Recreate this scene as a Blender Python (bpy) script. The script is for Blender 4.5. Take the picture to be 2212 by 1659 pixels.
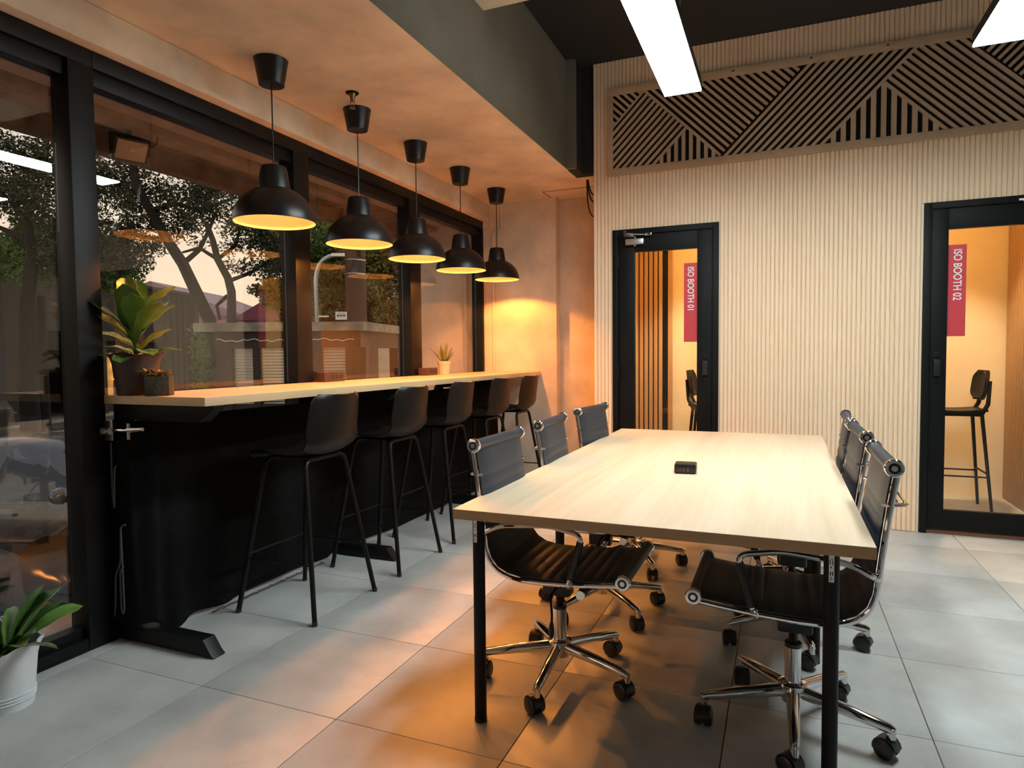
import bpy, bmesh, math, random
from mathutils import Vector, Matrix
random.seed(7)
R = math.radians
sc = bpy.context.scene
col = sc.collection
for o in list(bpy.data.objects):
    bpy.data.objects.remove(o)

# ------------------------------------------------------------------ camera
FPX, YAW, PITCH, ROLL, EYE = 1407.04, 0.39218, -0.044504, -0.009323, 1.27
def cam_axes():
    cy, sy, cp, sp = math.cos(YAW), math.sin(YAW), math.cos(PITCH), math.sin(PITCH)
    f = Vector((-sy*cp, cy*cp, sp)); r = Vector((cy, sy, 0)); u = r.cross(f)
    cr, sr = math.cos(ROLL), math.sin(ROLL)
    return cr*r + sr*u, -sr*r + cr*u, f
CR, CU, CF = cam_axes()
EYEP = Vector((0, 0, EYE))
cd = bpy.data.cameras.new('camera'); cam = bpy.data.objects.new('camera', cd); col.objects.link(cam)
cd.sensor_width = 36; cd.lens = FPX/2212*36; cd.clip_end = 500
M = Matrix.Identity(4)
for i, a in enumerate((CR, CU, -CF)):
    for j in range(3): M[j][i] = a[j]
M.translation = EYEP
cam.matrix_world = M
sc.camera = cam
def pd(x, y, D):                       # pixel + depth -> point (outdoor layout)
    return EYEP + (CR*((x-1106)/FPX) - CU*((y-829.5)/FPX) + CF)*D

# ------------------------------------------------------------------ world, exposure
sc.view_settings.view_transform = 'Standard'; sc.view_settings.look = 'None'
sc.view_settings.exposure = 0.0; sc.view_settings.gamma = 1.0
sc.view_settings.use_curve_mapping = False
W = bpy.data.worlds.new('dusk'); sc.world = W; W.use_nodes = True
nt = W.node_tree; nt.nodes.clear()
tc = nt.nodes.new('ShaderNodeTexCoord'); sx = nt.nodes.new('ShaderNodeSeparateXYZ')
rp = nt.nodes.new('ShaderNodeValToRGB'); bg = nt.nodes.new('ShaderNodeBackground'); wo = nt.nodes.new('ShaderNodeOutputWorld')
nt.links.new(tc.outputs['Generated'], sx.inputs[0]); nt.links.new(sx.outputs['Z'], rp.inputs[0])
nt.links.new(rp.outputs[0], bg.inputs[0]); nt.links.new(bg.outputs[0], wo.inputs[0])
e = rp.color_ramp.elements
e[0].position = 0.0; e[0].color = (1.0, .74, .46, 1)
e[1].position = 0.75; e[1].color = (.40, .42, .46, 1)
k = rp.color_ramp.elements.new(0.22); k.color = (.80, .68, .56, 1)
bg.inputs[1].default_value = 1.4
LED_STRENGTH = 70.0
PENDANT_W = 86.0
WARM = (1.0, .325, .05)

# ------------------------------------------------------------------ materials
MATS = {}
def mat(name, base, rough=.5, metal=0., spec=.5, var=0., vscale=4., stretch=(1, 1, 1), bump=0., bscale=60.,
        coat=0., coords='Object', emit=None, estr=0., col2=None, detail=4., sheen=0., rvar=0.):
    if name in MATS: return MATS[name]
    m = bpy.data.materials.new(name); m.use_nodes = True; t = m.node_tree; b = t.nodes['Principled BSDF']
    b.inputs['Base Color'].default_value = (*base, 1); b.inputs['Roughness'].default_value = rough
    b.inputs['Metallic'].default_value = metal; b.inputs['Specular IOR Level'].default_value = spec
    b.inputs['Coat Weight'].default_value = coat
    if sheen: b.inputs['Sheen Weight'].default_value = sheen
    if var or bump or col2 or rvar:
        if coords == 'World':
            g = t.nodes.new('ShaderNodeNewGeometry'); src = g.outputs['Position']
        else:
            c = t.nodes.new('ShaderNodeTexCoord'); src = c.outputs['Object']
        mp = t.nodes.new('ShaderNodeMapping'); mp.inputs['Scale'].default_value = stretch; t.links.new(src, mp.inputs[0])
    if var or col2:
        n = t.nodes.new('ShaderNodeTexNoise'); n.inputs['Scale'].default_value = vscale; n.inputs['Detail'].default_value = detail
        n.inputs['Roughness'].default_value = .6
        t.links.new(mp.outputs[0], n.inputs['Vector'])
        cr = t.nodes.new('ShaderNodeValToRGB'); t.links.new(n.outputs['Fac'], cr.inputs[0])
        cr.color_ramp.elements[0].position = .3; cr.color_ramp.elements[1].position = .7
        a = col2 if col2 else tuple(max(0, v*(1-var)) for v in base)
        h = base if col2 else tuple(min(1, v*(1+var)) for v in base)
        cr.color_ramp.elements[0].color = (*a, 1); cr.color_ramp.elements[1].color = (*h, 1)
        t.links.new(cr.outputs[0], b.inputs['Base Color'])
        if rvar:
            mr = t.nodes.new('ShaderNodeMapRange'); t.links.new(n.outputs['Fac'], mr.inputs[0])
            mr.inputs[3].default_value = rough-rvar; mr.inputs[4].default_value = rough+rvar
            t.links.new(mr.outputs[0], b.inputs['Roughness'])
    if bump:
        n2 = t.nodes.new('ShaderNodeTexNoise'); n2.inputs['Scale'].default_value = bscale; n2.inputs['Detail'].default_value = 3
        t.links.new(mp.outputs[0], n2.inputs['Vector'])
        bp = t.nodes.new('ShaderNodeBump'); bp.inputs['Strength'].default_value = bump; bp.inputs['Distance'].default_value = .01
        t.links.new(n2.outputs['Fac'], bp.inputs['Height']); t.links.new(bp.outputs[0], b.inputs['Normal'])
    if emit:
        b.inputs['Emission Color'].default_value = (*emit, 1); b.inputs['Emission Strength'].default_value = estr
    MATS[name] = m
    return m
def glassmat(name, tint, f0):
    m = bpy.data.materials.new(name); m.use_nodes = True; t = m.node_tree; t.nodes.clear()
    o = t.nodes.new('ShaderNodeOutputMaterial'); mx = t.nodes.new('ShaderNodeMixShader')
    tr = t.nodes.new('ShaderNodeBsdfTransparent'); tr.inputs[0].default_value = (*tint, 1)
    gl = t.nodes.new('ShaderNodeBsdfGlossy'); gl.inputs['Roughness'].default_value = 0.0
    lw = t.nodes.new('ShaderNodeLayerWeight'); lw.inputs[0].default_value = .5
    p = t.nodes.new('ShaderNodeMath'); p.operation = 'POWER'; p.inputs[1].default_value = 5
    q = t.nodes.new('ShaderNodeMath'); q.operation = 'MULTIPLY_ADD'; q.inputs[1].default_value = 1-f0; q.inputs[2].default_value = f0
    t.links.new(lw.outputs['Facing'], p.inputs[0]); t.links.new(p.outputs[0], q.inputs[0]); t.links.new(q.outputs[0], mx.inputs[0])
    t.links.new(tr.outputs[0], mx.inputs[1]); t.links.new(gl.outputs[0], mx.inputs[2]); t.links.new(mx.outputs[0], o.inputs[0])
    MATS[name] = m
    return m
def wood(name, c1, c2, stretch, scale=1., rough=.4, coords='Object', bump=.03):
    return mat(name, c1, rough=rough, col2=c2, vscale=scale, stretch=stretch, detail=6., bump=bump, bscale=2, rvar=.05, coords=coords)
PLASTER = mat('plaster', (.70, .59, .45), rough=.75, var=.22, vscale=2.2, bump=.12, bscale=9, coords='World', rvar=.08)
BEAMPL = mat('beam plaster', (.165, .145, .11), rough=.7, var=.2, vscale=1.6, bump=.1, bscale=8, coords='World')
TILE = mat('floor tile', (.45, .46, .45), rough=.40, var=.17, vscale=3.4, bump=.05, bscale=14, coords='World', rvar=.07, detail=8)
GROUT = mat('grout', (.16, .15, .14), rough=.9, var=.1)
BLACKC = mat('black ceiling paint', (.012, .012, .013), rough=.8, var=.2, vscale=3)
WALLP = mat('wall paint', (.5, .48, .45), rough=.8, var=.08, vscale=2, coords='World')
OAK = wood('pale oak laminate', (.70, .55, .39), (.58, .44, .29), (26, 1.1, 26))
OAKC = wood('lamp tinted oak counter', (.76, .54, .32), (.68, .47, .26), (26, 1.1, 26))  # same oak as the table, pendants' orange light put into its colour
OAKX = wood('shaded oak edge', (.50, .31, .16), (.42, .25, .12), (1.5, 22, 40))  # front edge's shade painted in: darker brown, as only floor bounce reaches it
SLATW = wood('slat wood', (.90, .69, .48), (.86, .64, .43), (60, 60, .12), rough=.5, coords='World', bump=0)
GRILW = wood('grille wood', (.55, .39, .25), (.47, .33, .21), (6, 20, 2.), rough=.55)
BLK = mat('black metal', (.005, .005, .0055), rough=.45, spec=.22, var=.2, vscale=8)
BLKF = mat('black door paint', (.006, .0065, .007), rough=.5, spec=.16, var=.15, vscale=5)
LAMPB = mat('lamp black', (.007, .007, .007), rough=.36, spec=.4, var=.1)
LAMPI = mat('lamp inner enamel', (.80, .74, .62), rough=.6, var=.04)
CHROME = mat('chrome', (.78, .78, .78), rough=.09, metal=1, var=.03)
STEEL = mat('brushed steel', (.62, .61, .6), rough=.3, metal=1, var=.05, vscale=30)
LEATH = mat('black leather', (.016, .027, .042), rough=.42, spec=.26, var=.1, vscale=8, bump=.012, bscale=150)
SHELL = mat('stool leather', (.008, .0075, .0072), rough=.38, spec=.28, var=.2, vscale=10, bump=.02, bscale=120)
PLASB = mat('black plastic', (.012, .012, .012), rough=.35, var=.1)
CLOTH = mat('black cloth', (.006, .006, .006), rough=.95, var=.3, vscale=20, bump=.2, bscale=400, spec=.1)
CORDM = mat('grey cord', (.10, .10, .10), rough=.7, var=.1)
GLASS = glassmat('window glass', (.95, .94, .93), .075)
DGLASS = glassmat('door glass', (.95, .95, .94), .04)
LEAFG = mat('fiddle leaf', (.10, .21, .03), rough=.38, var=.3, vscale=9, spec=.5)
LEAFY = mat('lamp lit leaf', (.30, .34, .05), rough=.38, var=.25, vscale=9)  # yellow of the pendant's light on some leaves, painted into their colour
VEIN = mat('leaf vein', (.35, .42, .14), rough=.5, var=.1)
LEAFD = mat('dark leaf', (.045, .12, .02), rough=.35, var=.35, vscale=10)
SOIL = mat('soil', (.03, .022, .015), rough=1, var=.5, vscale=60, bump=.8, bscale=80)
WHITEP = mat('white plastic', (.72, .75, .78), rough=.4, var=.04)
POTD = mat('brown pot', (.06, .03, .022), rough=.6, var=.15, vscale=6)
HEXP = mat('speckled black pot', (.055, .042, .02), rough=.45, col2=(.006, .006, .005), vscale=95, detail=2)
POTT = mat('cream pot', (.62, .50, .33), rough=.6, var=.08)
RED = mat('red sticker', (.60, .045, .06), rough=.5, var=.03)
WHITEM = mat('white print', (.85, .85, .85), rough=.5, var=.02)
BLKM = mat('black print', (.02, .02, .02), rough=.6, var=.02)
BOOTHW = mat('booth wall paint', (.82, .70, .50), rough=.75, var=.05, vscale=3)
SLATB = wood('booth slat', (.55, .33, .16), (.45, .26, .12), (60, 60, .12), rough=.5, coords='World', bump=0)
THRESH = mat('brown threshold', (.14, .06, .03), rough=.5, var=.15)
SOCKET = mat('brown socket box', (.06, .028, .018), rough=.5, var=.1)
LED = mat('led diffuser', (.9, .9, .9), emit=(.88, 1.0, 1.0), estr=LED_STRENGTH, var=.01)
BULB = mat('warm bulb', (.9, .8, .6), emit=(1.0, .36, .055), estr=60, var=.01)
BOOTHL = mat('booth lamp diffuser', (.9, .8, .6), emit=(1.0, .50, .12), estr=170.0, var=.01)

# ------------------------------------------------------------------ mesh building
class MB:
    def __init__(s): s.v = []; s.f = []
    def add(s, vs, fs):
        n = len(s.v); s.v += [tuple(v) for v in vs]; s.f += [tuple(i+n for i in f) for f in fs]; return s
    def box(s, x0, x1, y0, y1, z0, z1):
        vs = [(x, y, z) for z in (z0, z1) for y in (y0, y1) for x in (x0, x1)]
        return s.add(vs, [(0, 2, 3, 1), (4, 5, 7, 6), (0, 1, 5, 4), (2, 6, 7, 3), (0, 4, 6, 2), (1, 3, 7, 5)])
    def obox(s, c, ax, ay, az):
        c = Vector(c); ax, ay, az = Vector(ax), Vector(ay), Vector(az)
        vs = [c + ax*i + ay*j + az*k for k in (-1, 1) for j in (-1, 1) for i in (-1, 1)]
        return s.add(vs, [(0, 2, 3, 1), (4, 5, 7, 6), (0, 1, 5, 4), (2, 6, 7, 3), (0, 4, 6, 2), (1, 3, 7, 5)])
    def tube(s, pts, r, n=8, caps=True, flat=1.0):
        pts = [Vector(p) for p in pts]; k = len(pts)
        rs = r if isinstance(r, (list, tuple)) else [r]*k
        T = []
        for i in range(k):
            a = pts[max(0, i-1)]; b = pts[min(k-1, i+1)]; d = (b-a)
            T.append(d.normalized() if d.length > 1e-9 else Vector((0, 0, 1)))
        u = Vector((0, 0, 1)) if abs(T[0].z) < .9 else Vector((1, 0, 0))
        u = (u - T[0]*u.dot(T[0])).normalized()
        vs = []; fs = []
        for i in range(k):
            u = (u - T[i]*u.dot(T[i])).normalized(); w = T[i].cross(u)
            for j in range(n):
                a = 2*math.pi*j/n
                vs.append(pts[i] + (u*math.cos(a)*flat + w*math.sin(a))*rs[i])
        for i in range(k-1):
            for j in range(n):
                a = i*n+j; b = i*n+(j+1) % n
                fs.append((a, b, b+n, a+n))
        if caps: fs.append(tuple(range(n-1, -1, -1))); fs.append(tuple(range((k-1)*n, k*n)))
        return s.add(vs, fs)
    def lathe(s, prof, n=24, c=(0, 0, 0), wave=None, axis='z'):
        vs = []; fs = []; k = len(prof)
        for i, (r, z) in enumerate(prof):
            for j in range(n):
                a = 2*math.pi*j/n; rr, zz = r, z
                if wave:
                    dr, dz = wave(i, a); rr += dr; zz += dz
                p = (rr*math.cos(a), rr*math.sin(a), zz)
                if axis == 'y': p = (p[0], p[2], p[1])
                if axis == 'x': p = (p[2], p[0], p[1])
                vs.append((p[0]+c[0], p[1]+c[1], p[2]+c[2]))
        for i in range(k-1):
            for j in range(n):
                a = i*n+j; b = i*n+(j+1) % n
                fs.append((a, b, b+n, a+n))
        fs.append(tuple(range(n-1, -1, -1))); fs.append(tuple(range((k-1)*n, k*n)))
        return s.add(vs, fs)
    def ell(s, c, rx, ry, rz, n=12, m=8, rot=None):
        vs = []; fs = []; c = Vector(c)
        for i in range(m+1):
            th = math.pi*i/m
            for j in range(n):
                a = 2*math.pi*j/n
                p = Vector((rx*math.sin(th)*math.cos(a), ry*math.sin(th)*math.sin(a), rz*math.cos(th)))
                if rot: p = rot @ p
                vs.append(c+p)
        for i in range(m):
            for j in range(n):
                a = i*n+j; b = i*n+(j+1) % n
                fs.append((a, a+n, b+n, b))
        return s.add(vs, fs)
    def sheet(s, grid, t):                       # closed thin shell from a grid of points
        nu = len(grid); nv = len(grid[0]); g = [[Vector(p) for p in r] for r in grid]
        vs = []; top = []; bot = []
        for i in range(nu):
            for j in range(nv):
                du = g[min(nu-1, i+1)][j]-g[max(0, i-1)][j]; dv = g[i][min(nv-1, j+1)]-g[i][max(0, j-1)]
                nrm = du.cross(dv); nrm = nrm.normalized() if nrm.length > 1e-12 else Vector((0, 0, 1))
                vs.append(g[i][j]+nrm*t/2)
        for i in range(nu):
            for j in range(nv):
                k = i*nv+j; vs.append(2*g[i][j]-Vector(vs[k]))
        N = nu*nv; fs = []
        for i in range(nu-1):
            for j in range(nv-1):
                a = i*nv+j
                fs.append((a, a+nv, a+nv+1, a+1)); fs.append((N+a, N+a+1, N+a+nv+1, N+a+nv))
        rim = [j for j in range(nv)] + [i*nv+nv-1 for i in range(1, nu)] + [(nu-1)*nv+j for j in range(nv-2, -1, -1)] + [i*nv for i in range(nu-2, 0, -1)]
        for q in range(len(rim)):
            a, b = rim[q], rim[(q+1) % len(rim)]
            fs.append((a, b, N+b, N+a))
        return s.add(vs, fs)
    def prism(s, poly, fn, d0, d1):              # 2-D polygon -> extruded along third coordinate through fn(a,b,d)
        n = len(poly); vs = [fn(a, b, d0) for a, b in poly]+[fn(a, b, d1) for a, b in poly]
        fs = [tuple(range(n)), tuple(range(2*n-1, n-1, -1))]+[(i, n+i, n+(i+1) % n, (i+1) % n) for i in range(n)]
        return s.add(vs, fs)
    def mesh(s, name, material, bevel=0., sharp=35, weld=False):
        me = bpy.data.meshes.new(name); me.from_pydata(s.v, [], s.f)
        bm = bmesh.new(); bm.from_mesh(me)
        if weld: bmesh.ops.remove_doubles(bm, verts=bm.verts, dist=1e-6)
        if bevel: bmesh.ops.bevel(bm, geom=[e for e in bm.edges if len(e.link_faces) == 2 and e.calc_face_angle(0) > .6], offset=bevel, segments=2, affect='EDGES', profile=.6, clamp_overlap=True)
        bmesh.ops.recalc_face_normals(bm, faces=bm.faces)
        bm.to_mesh(me); bm.free()
        for p in me.polygons: p.use_smooth = True
        me.set_sharp_from_angle(angle=R(sharp))
        me.materials.append(material)
        return me
    def build(s, name, material, parent=None, bevel=0., sharp=35, weld=False):
        return link(name, s.mesh(name, material, bevel, sharp, weld), parent)
def link(name, me, parent=None, loc=(0, 0, 0)):
    o = bpy.data.objects.new(name, me); col.objects.link(o); o.parent = parent; o.location = loc
    return o
def tag(o, label=None, cat=None, group=None, kind=None):
    if label: o['label'] = label
    if cat: o['category'] = cat
    if group: o['group'] = group
    if kind: o['kind'] = kind
    return o
def empty(name, loc=(0, 0, 0), rz=0., label=None, cat=None, group=None, kind=None):
    o = bpy.data.objects.new(name, None); col.objects.link(o); o.location = loc; o.rotation_euler = (0, 0, rz); o.empty_display_size = .1
    return tag(o, label, cat, group, kind)
def dup(o, loc, rz, label, parent=None):
    c = o.copy(); col.objects.link(c)
    if parent is not None: c.parent = parent
    else:
        c.location = loc; c.rotation_euler = (0, 0, rz); c['label'] = label
    for ch in list(KIDS.get(o.name, o.children)):
        cc = dup(ch, None, None, None, c)
    return c
KIDS = {}
def struct(name, mb, m, **k): return tag(mb.build(name, m, **k), kind='structure')
def bez(p0, p1, p2, n=6):
    p0, p1, p2 = Vector(p0), Vector(p1), Vector(p2)
    return [p0*(1-t)**2 + p1*2*t*(1-t) + p2*t*t for t in [i/n for i in range(n+1)]]
def rounded(pts, r, n=5):                         # polyline with rounded corners
    pts = [Vector(p) for p in pts]; out = [pts[0]]
    for i in range(1, len(pts)-1):
        a = (pts[i-1]-pts[i]); b = (pts[i+1]-pts[i]); q = min(r, a.length*.49, b.length*.49)
        out += bez(pts[i]+a.normalized()*q, pts[i], pts[i]+b.normalized()*q, n)
    return out+[pts[-1]]
def textmesh(body, size, m, extrude=.0004):
    cu = bpy.data.curves.new('lettering', 'FONT'); cu.body = body; cu.size = size; cu.extrude = extrude; cu.offset = size*.014; cu.align_x = 'LEFT'; cu.align_y = 'CENTER'
    t = bpy.data.objects.new('lettering_tmp', cu); col.objects.link(t)
    bpy.context.view_layer.update()
    me = bpy.data.meshes.new_from_object(t.evaluated_get(bpy.context.evaluated_depsgraph_get()))
    bpy.data.objects.remove(t); me.materials.clear(); me.materials.append(m)
    return me

# ================================================================== STRUCTURE
XW = -2.77; ZC = 2.77; ZH = 3.63; YB = 5.27; YE = 5.97; ZCT = 1.108
GZ = -0.9; XL = -1.44
# floor with tiles
fl = struct('floor', MB().box(-2.93, 3.6, -2.6, 7.0, -.14, -.003), GROUT)
tx = [-2.065 + .6335*i for i in range(-2, 11)]; ty = [1.82+.6185*i for i in range(-8, 10)]
TM = {}
for i in range(len(tx)-1):
    for j in range(len(ty)-1):
        x0, x1, y0, y1 = max(tx[i], -2.93), min(tx[i+1], 3.6), max(ty[j], -2.6), min(ty[j+1], 6.9)
        if x1-x0 < .03 or y1-y0 < .03: continue
        key = (round(x1-x0, 3), round(y1-y0, 3)); g = .0016
        if key not in TM:
            TM[key] = MB().box(g, key[0]-g, g, key[1]-g, -.006, 0).mesh('tile', TILE, bevel=.0012)
        link('tile', TM[key], fl, (x0, y0, random.uniform(-.0002, .0002)))
# window side: soffit ceiling, lintel
struct('ceiling', MB().box(-2.97, -1.62, -2.6, 5.13, ZC, 3.75), PLASTER)
struct('trim_1', MB().box(-2.97, -1.62, 5.13, 7.0, ZC, 3.75).box(-1.62, -1.44, 5.40, 7.0, ZC, 3.75), PLASTER)
struct('trim_2', MB().box(-2.97, -2.705, -2.6, 6.2, 2.605, ZC-.001), PLASTER, bevel=.006)
struct('trim_3', MB().box(-1.619, -1.545, 5.11, 5.15, ZC, ZH), BEAMPL)
struct('trim_4', MB().box(-1.619, -1.535, 5.151, 5.31, ZC-.004, ZH).box(-1.619, XL-.001, 5.311, 5.399, ZC-.003, ZH), BLACKC)
struct('trim_5', MB().box(-1.622, -1.6195, -2.6, 5.111, ZC+.0005, ZH), BEAMPL)
struct('ceiling_black', MB().box(-1.62, 3.6, -2.6, YB+.12, ZH, 3.75), BLACKC)
struct('trim_6', MB().box(-1.6185, 3.6, 3.18, 3.53, 3.27, ZH), PLASTER, bevel=.004)
# end wall with pilaster
struct('wall_end', MB().box(-2.97, -1.3, YE+.12, 6.3, 0, ZC), PLASTER)
struct('wall_pilaster', MB().box(-2.9, -2.0, YE, YE+.121, 0, ZC), PLASTER, bevel=.004)
struct('wall_right', MB().box(3.6, 3.7, -2.7, 7.1, -.1, 3.75), WALLP)
struct('wall_front', MB().box(-2.97, 3.7, -2.7, -2.6, -.1, 3.75), WALLP)
# access hatch outline on the soffit
hb = MB()
for a, b, c, d in ((-2.05, -1.56, 5.73, 5.736), (-2.05, -2.044, 5.73, 6.05)): hb.box(a, b, c, d, ZC-.003, ZC+.002)
tag(hb.build('ceiling_hatch', mat('hatch gap', (.05, .03, .02), rough=.9, var=.1)), 'thin outlined access hatch in the plaster soffit by the concrete wall', 'hatch')

# fluted wood wall with door openings
D1 = (-1.28, -.45, 2.275); D2 = (.90, 1.74, 2.285)
wb = MB()
for x0, x1, z0 in ((XL, D1[0], 0), (D1[0], D1[1], D1[2]), (D1[1], D2[0], 0), (D2[0], D2[1], D2[2]), (D2[1], 3.6, 0)):
    wb.box(x0, x1, YB+.012, YB+.11, z0, ZH)
wall_back = struct('wall_back', wb, SLATW)
P = .0302; x = XL; SM = {}
while x < 2.3:
    mid = x+P/2
    z0 = D1[2] if D1[0]-.01 < mid < D1[1]+.01 else D2[2] if D2[0]-.01 < mid < D2[1]+.01 else .004
    if z0 not in SM:
        SM[z0] = MB().prism([(0, .013), (0, .004), (.0035, 0), (.0215, 0), (.025, .004), (.025, .013)], lambda a, b, d: (a, b, d), z0, ZH-.002).mesh('slat', SLATW)
    link('slat', SM[z0], wall_back, (x+.0026, YB, 0)); x += P

# booths behind the wall
def booth(n, x0, x1, yb):
    struct('wall_booth_%d' % n, MB().box(x0-.04, x0, YB+.111, yb+.06, 0, 2.75).box(x1, x1+.04, YB+.111, yb+.06, 0, 2.75).box(x0, x1, yb, yb+.06, 0, 2.75), BOOTHW)
    struct('ceiling_booth_%d' % n, MB().box(x0-.04, x1+.04, YB+.111, yb+.06, 2.75, 2.8), BOOTHW)
booth(1, -1.40, .05, 6.72); booth(2, .55, 1.79, 6.76)
for n, cx in ((1, -.62), (2, 1.2)):
    b = empty('booth_light', (cx, 6.0, 2.70), 0, ['warm ceiling light inside the first isolation booth', 'warm ceiling light inside the second isolation booth'][n-1], 'ceiling light', 'booth ceiling lights')
    MB().lathe([(.10, 0), (.13, .001), (.13, .012), (.11, .049)], 28).build('housing', WHITEM, b)
    MB().lathe([(.03, -.003), (.092, -.002), (.095, .0005)], 24).build('diffuser', BOOTHL, b)
    ld = bpy.data.lights.new('downlight_beam', 'SPOT'); ld.energy = 250; ld.color = (1.0, .72, .40); ld.spot_size = R(92); ld.spot_blend = .55; ld.shadow_soft_size = .08
    lo = bpy.data.objects.new('downlight_beam', ld); col.objects.link(lo); lo.parent = b; lo.location = (0, 0, -.012)
# slat panelling in booth 1 (back) and booth 2 (right side)
pn = empty('slat_panel', (-1.398, 6.70, 0), 0, 'wooden slat panel with black gaps on the back wall of booth 01', 'wall panel')
MB().box(0, .34, .006, .019, .002, 2.745).build('backing', BLKF, pn)
sm = MB().box(0, .036, -.012, .005, .004, 2.74).mesh('slat', SLATB, bevel=.003)
for i in range(6): link('slat', sm, pn, (.004+.0485*i, 0, 0))
link('slat', MB().box(0, .045, -.012, .005, .004, 2.74).mesh('slat', SLATB, bevel=.003), pn, (.338, 0, 0))
pn = empty('slat_panel', (1.788, 5.45, 0), 0, 'fine wooden slat panel along the side wall of booth 02', 'wall panel')
MB().box(-.019, -.006, 0, 1.3, .002, 2.745).build('backing', BLKF, pn)
sm = MB().box(-.0235, -.0192, 0, .019, .004, 2.74).mesh('slat', SLATB, bevel=.001)
for i in range(35): link('slat', sm, pn, (0, .006+.037*i, 0))

# doors
def door(n, D, hinge_left, gx0, gx1, gz0, gz1, sx0, sx1, sz0, sz1, hx, text):
    x0, x1, zt = D; d = empty('door_%d' % n, (0, 0, 0), kind='structure')
    y0, y1 = YB-.012, YB+.10
    f = .045
    MB().box(x0+.001, x0+f, y0, y1, .002, zt-.001).box(x1-f, x1-.001, y0, y1, .002, zt-.001).box(x0+f, x1-f, y0, y1, zt-f, zt-.001).build('door_frame', BLKF, d, bevel=.002)
    a, b, t = x0+f+.004, x1-f-.004, zt-f-.004; y2, y3 = YB+.004, YB+.05
    MB().box(a, gx0, y2, y3, .03, t).box(gx1, b, y2, y3, .03, t).box(gx0, gx1, y2, y3, .03, gz0).box(gx0, gx1, y2, y3, gz1, t).build('door_leaf', BLKF, d, bevel=.0015)
    MB().box(gx0-.004, gx1+.004, YB+.022, YB+.028, gz0-.004, gz1+.004).build('pane', DGLASS, d)
    MB().box(x0+f, x1-f, YB+.0, YB+.09, .0005, .022).build('threshold', THRESH, d)
    st = MB().box(sx0, sx1, YB+.0195, YB+.0215, sz0, sz1).build('sticker', RED, d)
    tm = textmesh(text, .066, WHITEM); le = link('lettering', tm, st)
    le.location = ((sx0+sx1)/2+.0, YB+.0190, sz1-.028); le.rotation_euler = (R(90), R(90), 0); le.scale = (.80, 1.02, 1)
    # pull handle with two mounting plates
    h = empty('handle', (hx, YB-.0, 0)); h.parent = d
    for za, zb in ((1.205, 1.262), (1.052, 1.10)): MB().box(-.021, .021, -.003, .004, za, zb).build('mounting_plate', BLK, h, bevel=.001)
    MB().obox((.002, -.026, 1.155), (.019, 0, 0), (0, .004, 0), (0, 0, .055)).obox((0, -.013, 1.207), (.019, 0, 0), (0, .013, 0), (0, 0, .004)).obox((0, -.013, 1.103), (.019, 0, 0), (0, .013, 0), (0, 0, .004)).build('grip', PLASB, h, bevel=.002)
    hxx = x0+f+.002 if hinge_left else x1-f-.002
    for z in (.30, 1.12, 2.02):
        MB().tube([(hxx, YB-.012, z-.05), (hxx, YB-.012, z+.05)], .007, 8).build('hinge', BLK, d)
    return d
dA = door(1, D1, True, -1.10, -.612, .20, 2.09, -.714, -.614, 1.36, 1.978, -.55, 'ISO BOOTH 01')
dB = door(2, D2, False, 1.047, 1.60, .168, 2.10, 1.050, 1.155, 1.37, 1.992, .985, 'ISO BOOTH 02')
def closer(parent, x0, x1, z, arm):
    c = MB().box(x0, x1, YB-.05, YB+.003, z-.024, z+.024).build('door_closer', STEEL, parent, bevel=.006)
    MB().tube([((x0+x1)/2, YB-.025, z-.036), ((x0+x1)/2, YB-.025, z+.04)], .011, 10).build('spindle', CHROME, c)
    MB().tube([((x0+x1)/2, YB-.025, z+.045), (x0+.01, YB-.12, z+.05)], .009, 8).tube([(x0+.01, YB-.12, z+.055), (arm, YB-.018, z+.055)], .006, 8).tube([(x0+.01, YB-.12, z+.03), (x0+.01, YB-.12, z+.075)], .012, 8).build('closer_arm', CHROME, c)
    MB().box(arm-.02, arm+.03, YB-.03, YB-.0125, z+.043, z+.068).build('arm_bracket', CHROME, c, bevel=.003)
closer(dA, -1.165, -1.02, 2.165, -.99)
closer(dB, 1.5, 1.645, 2.19, 1.47)
MB().box(1.43, 1.47, YB-.0145, YB-.0125, 2.25, 2.262).build('maker_plate', WHITEM, dB)

# windows ---------------------------------------------------------
struct('wall_window', MB().box(-2.93, XW, -2.6, 6.0, 0, .012), BLK)
def window(n, y0, y1, m0, m1):
    w = empty('window_%d' % n, (0, 0, 0), kind='structure')
    zt = 2.604
    MB().box(XW-.10, XW, y0, y1, 2.53, zt).box(XW-.09, XW-.02, y0, y1, 2.46, 2.53).build('head_frame', BLK, w, bevel=.003)
    MB().box(XW-.10, XW, y0, y1, .013, .055).box(XW-.09, XW-.025, y0, y1, .055, .10).build('sill_frame', BLK, w, bevel=.003)
    ym = (m0+m1)/2
    MB().box(XW-.11, XW+.004, m0, m1, .013, 2.53).build('mullion', BLK, w, bevel=.003)
    MB().box(XW-.085, XW-.03, y0, y0+.012, .10, 2.46).build('stop_bead', BLK, w, bevel=.002)
    MB().box(XW-.065, XW-.059, y0+.02, m0-.02, .09, 2.47).build('pane', GLASS, w)
window(1, -2.59, 1.972, 1.862, 1.972)
window(2, 1.973, 3.364, 3.225, 3.364)
window(3, 3.365, 4.735, 4.57, 4.735)
window(4, 4.736, 6.1, 5.93, 6.1)

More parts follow.
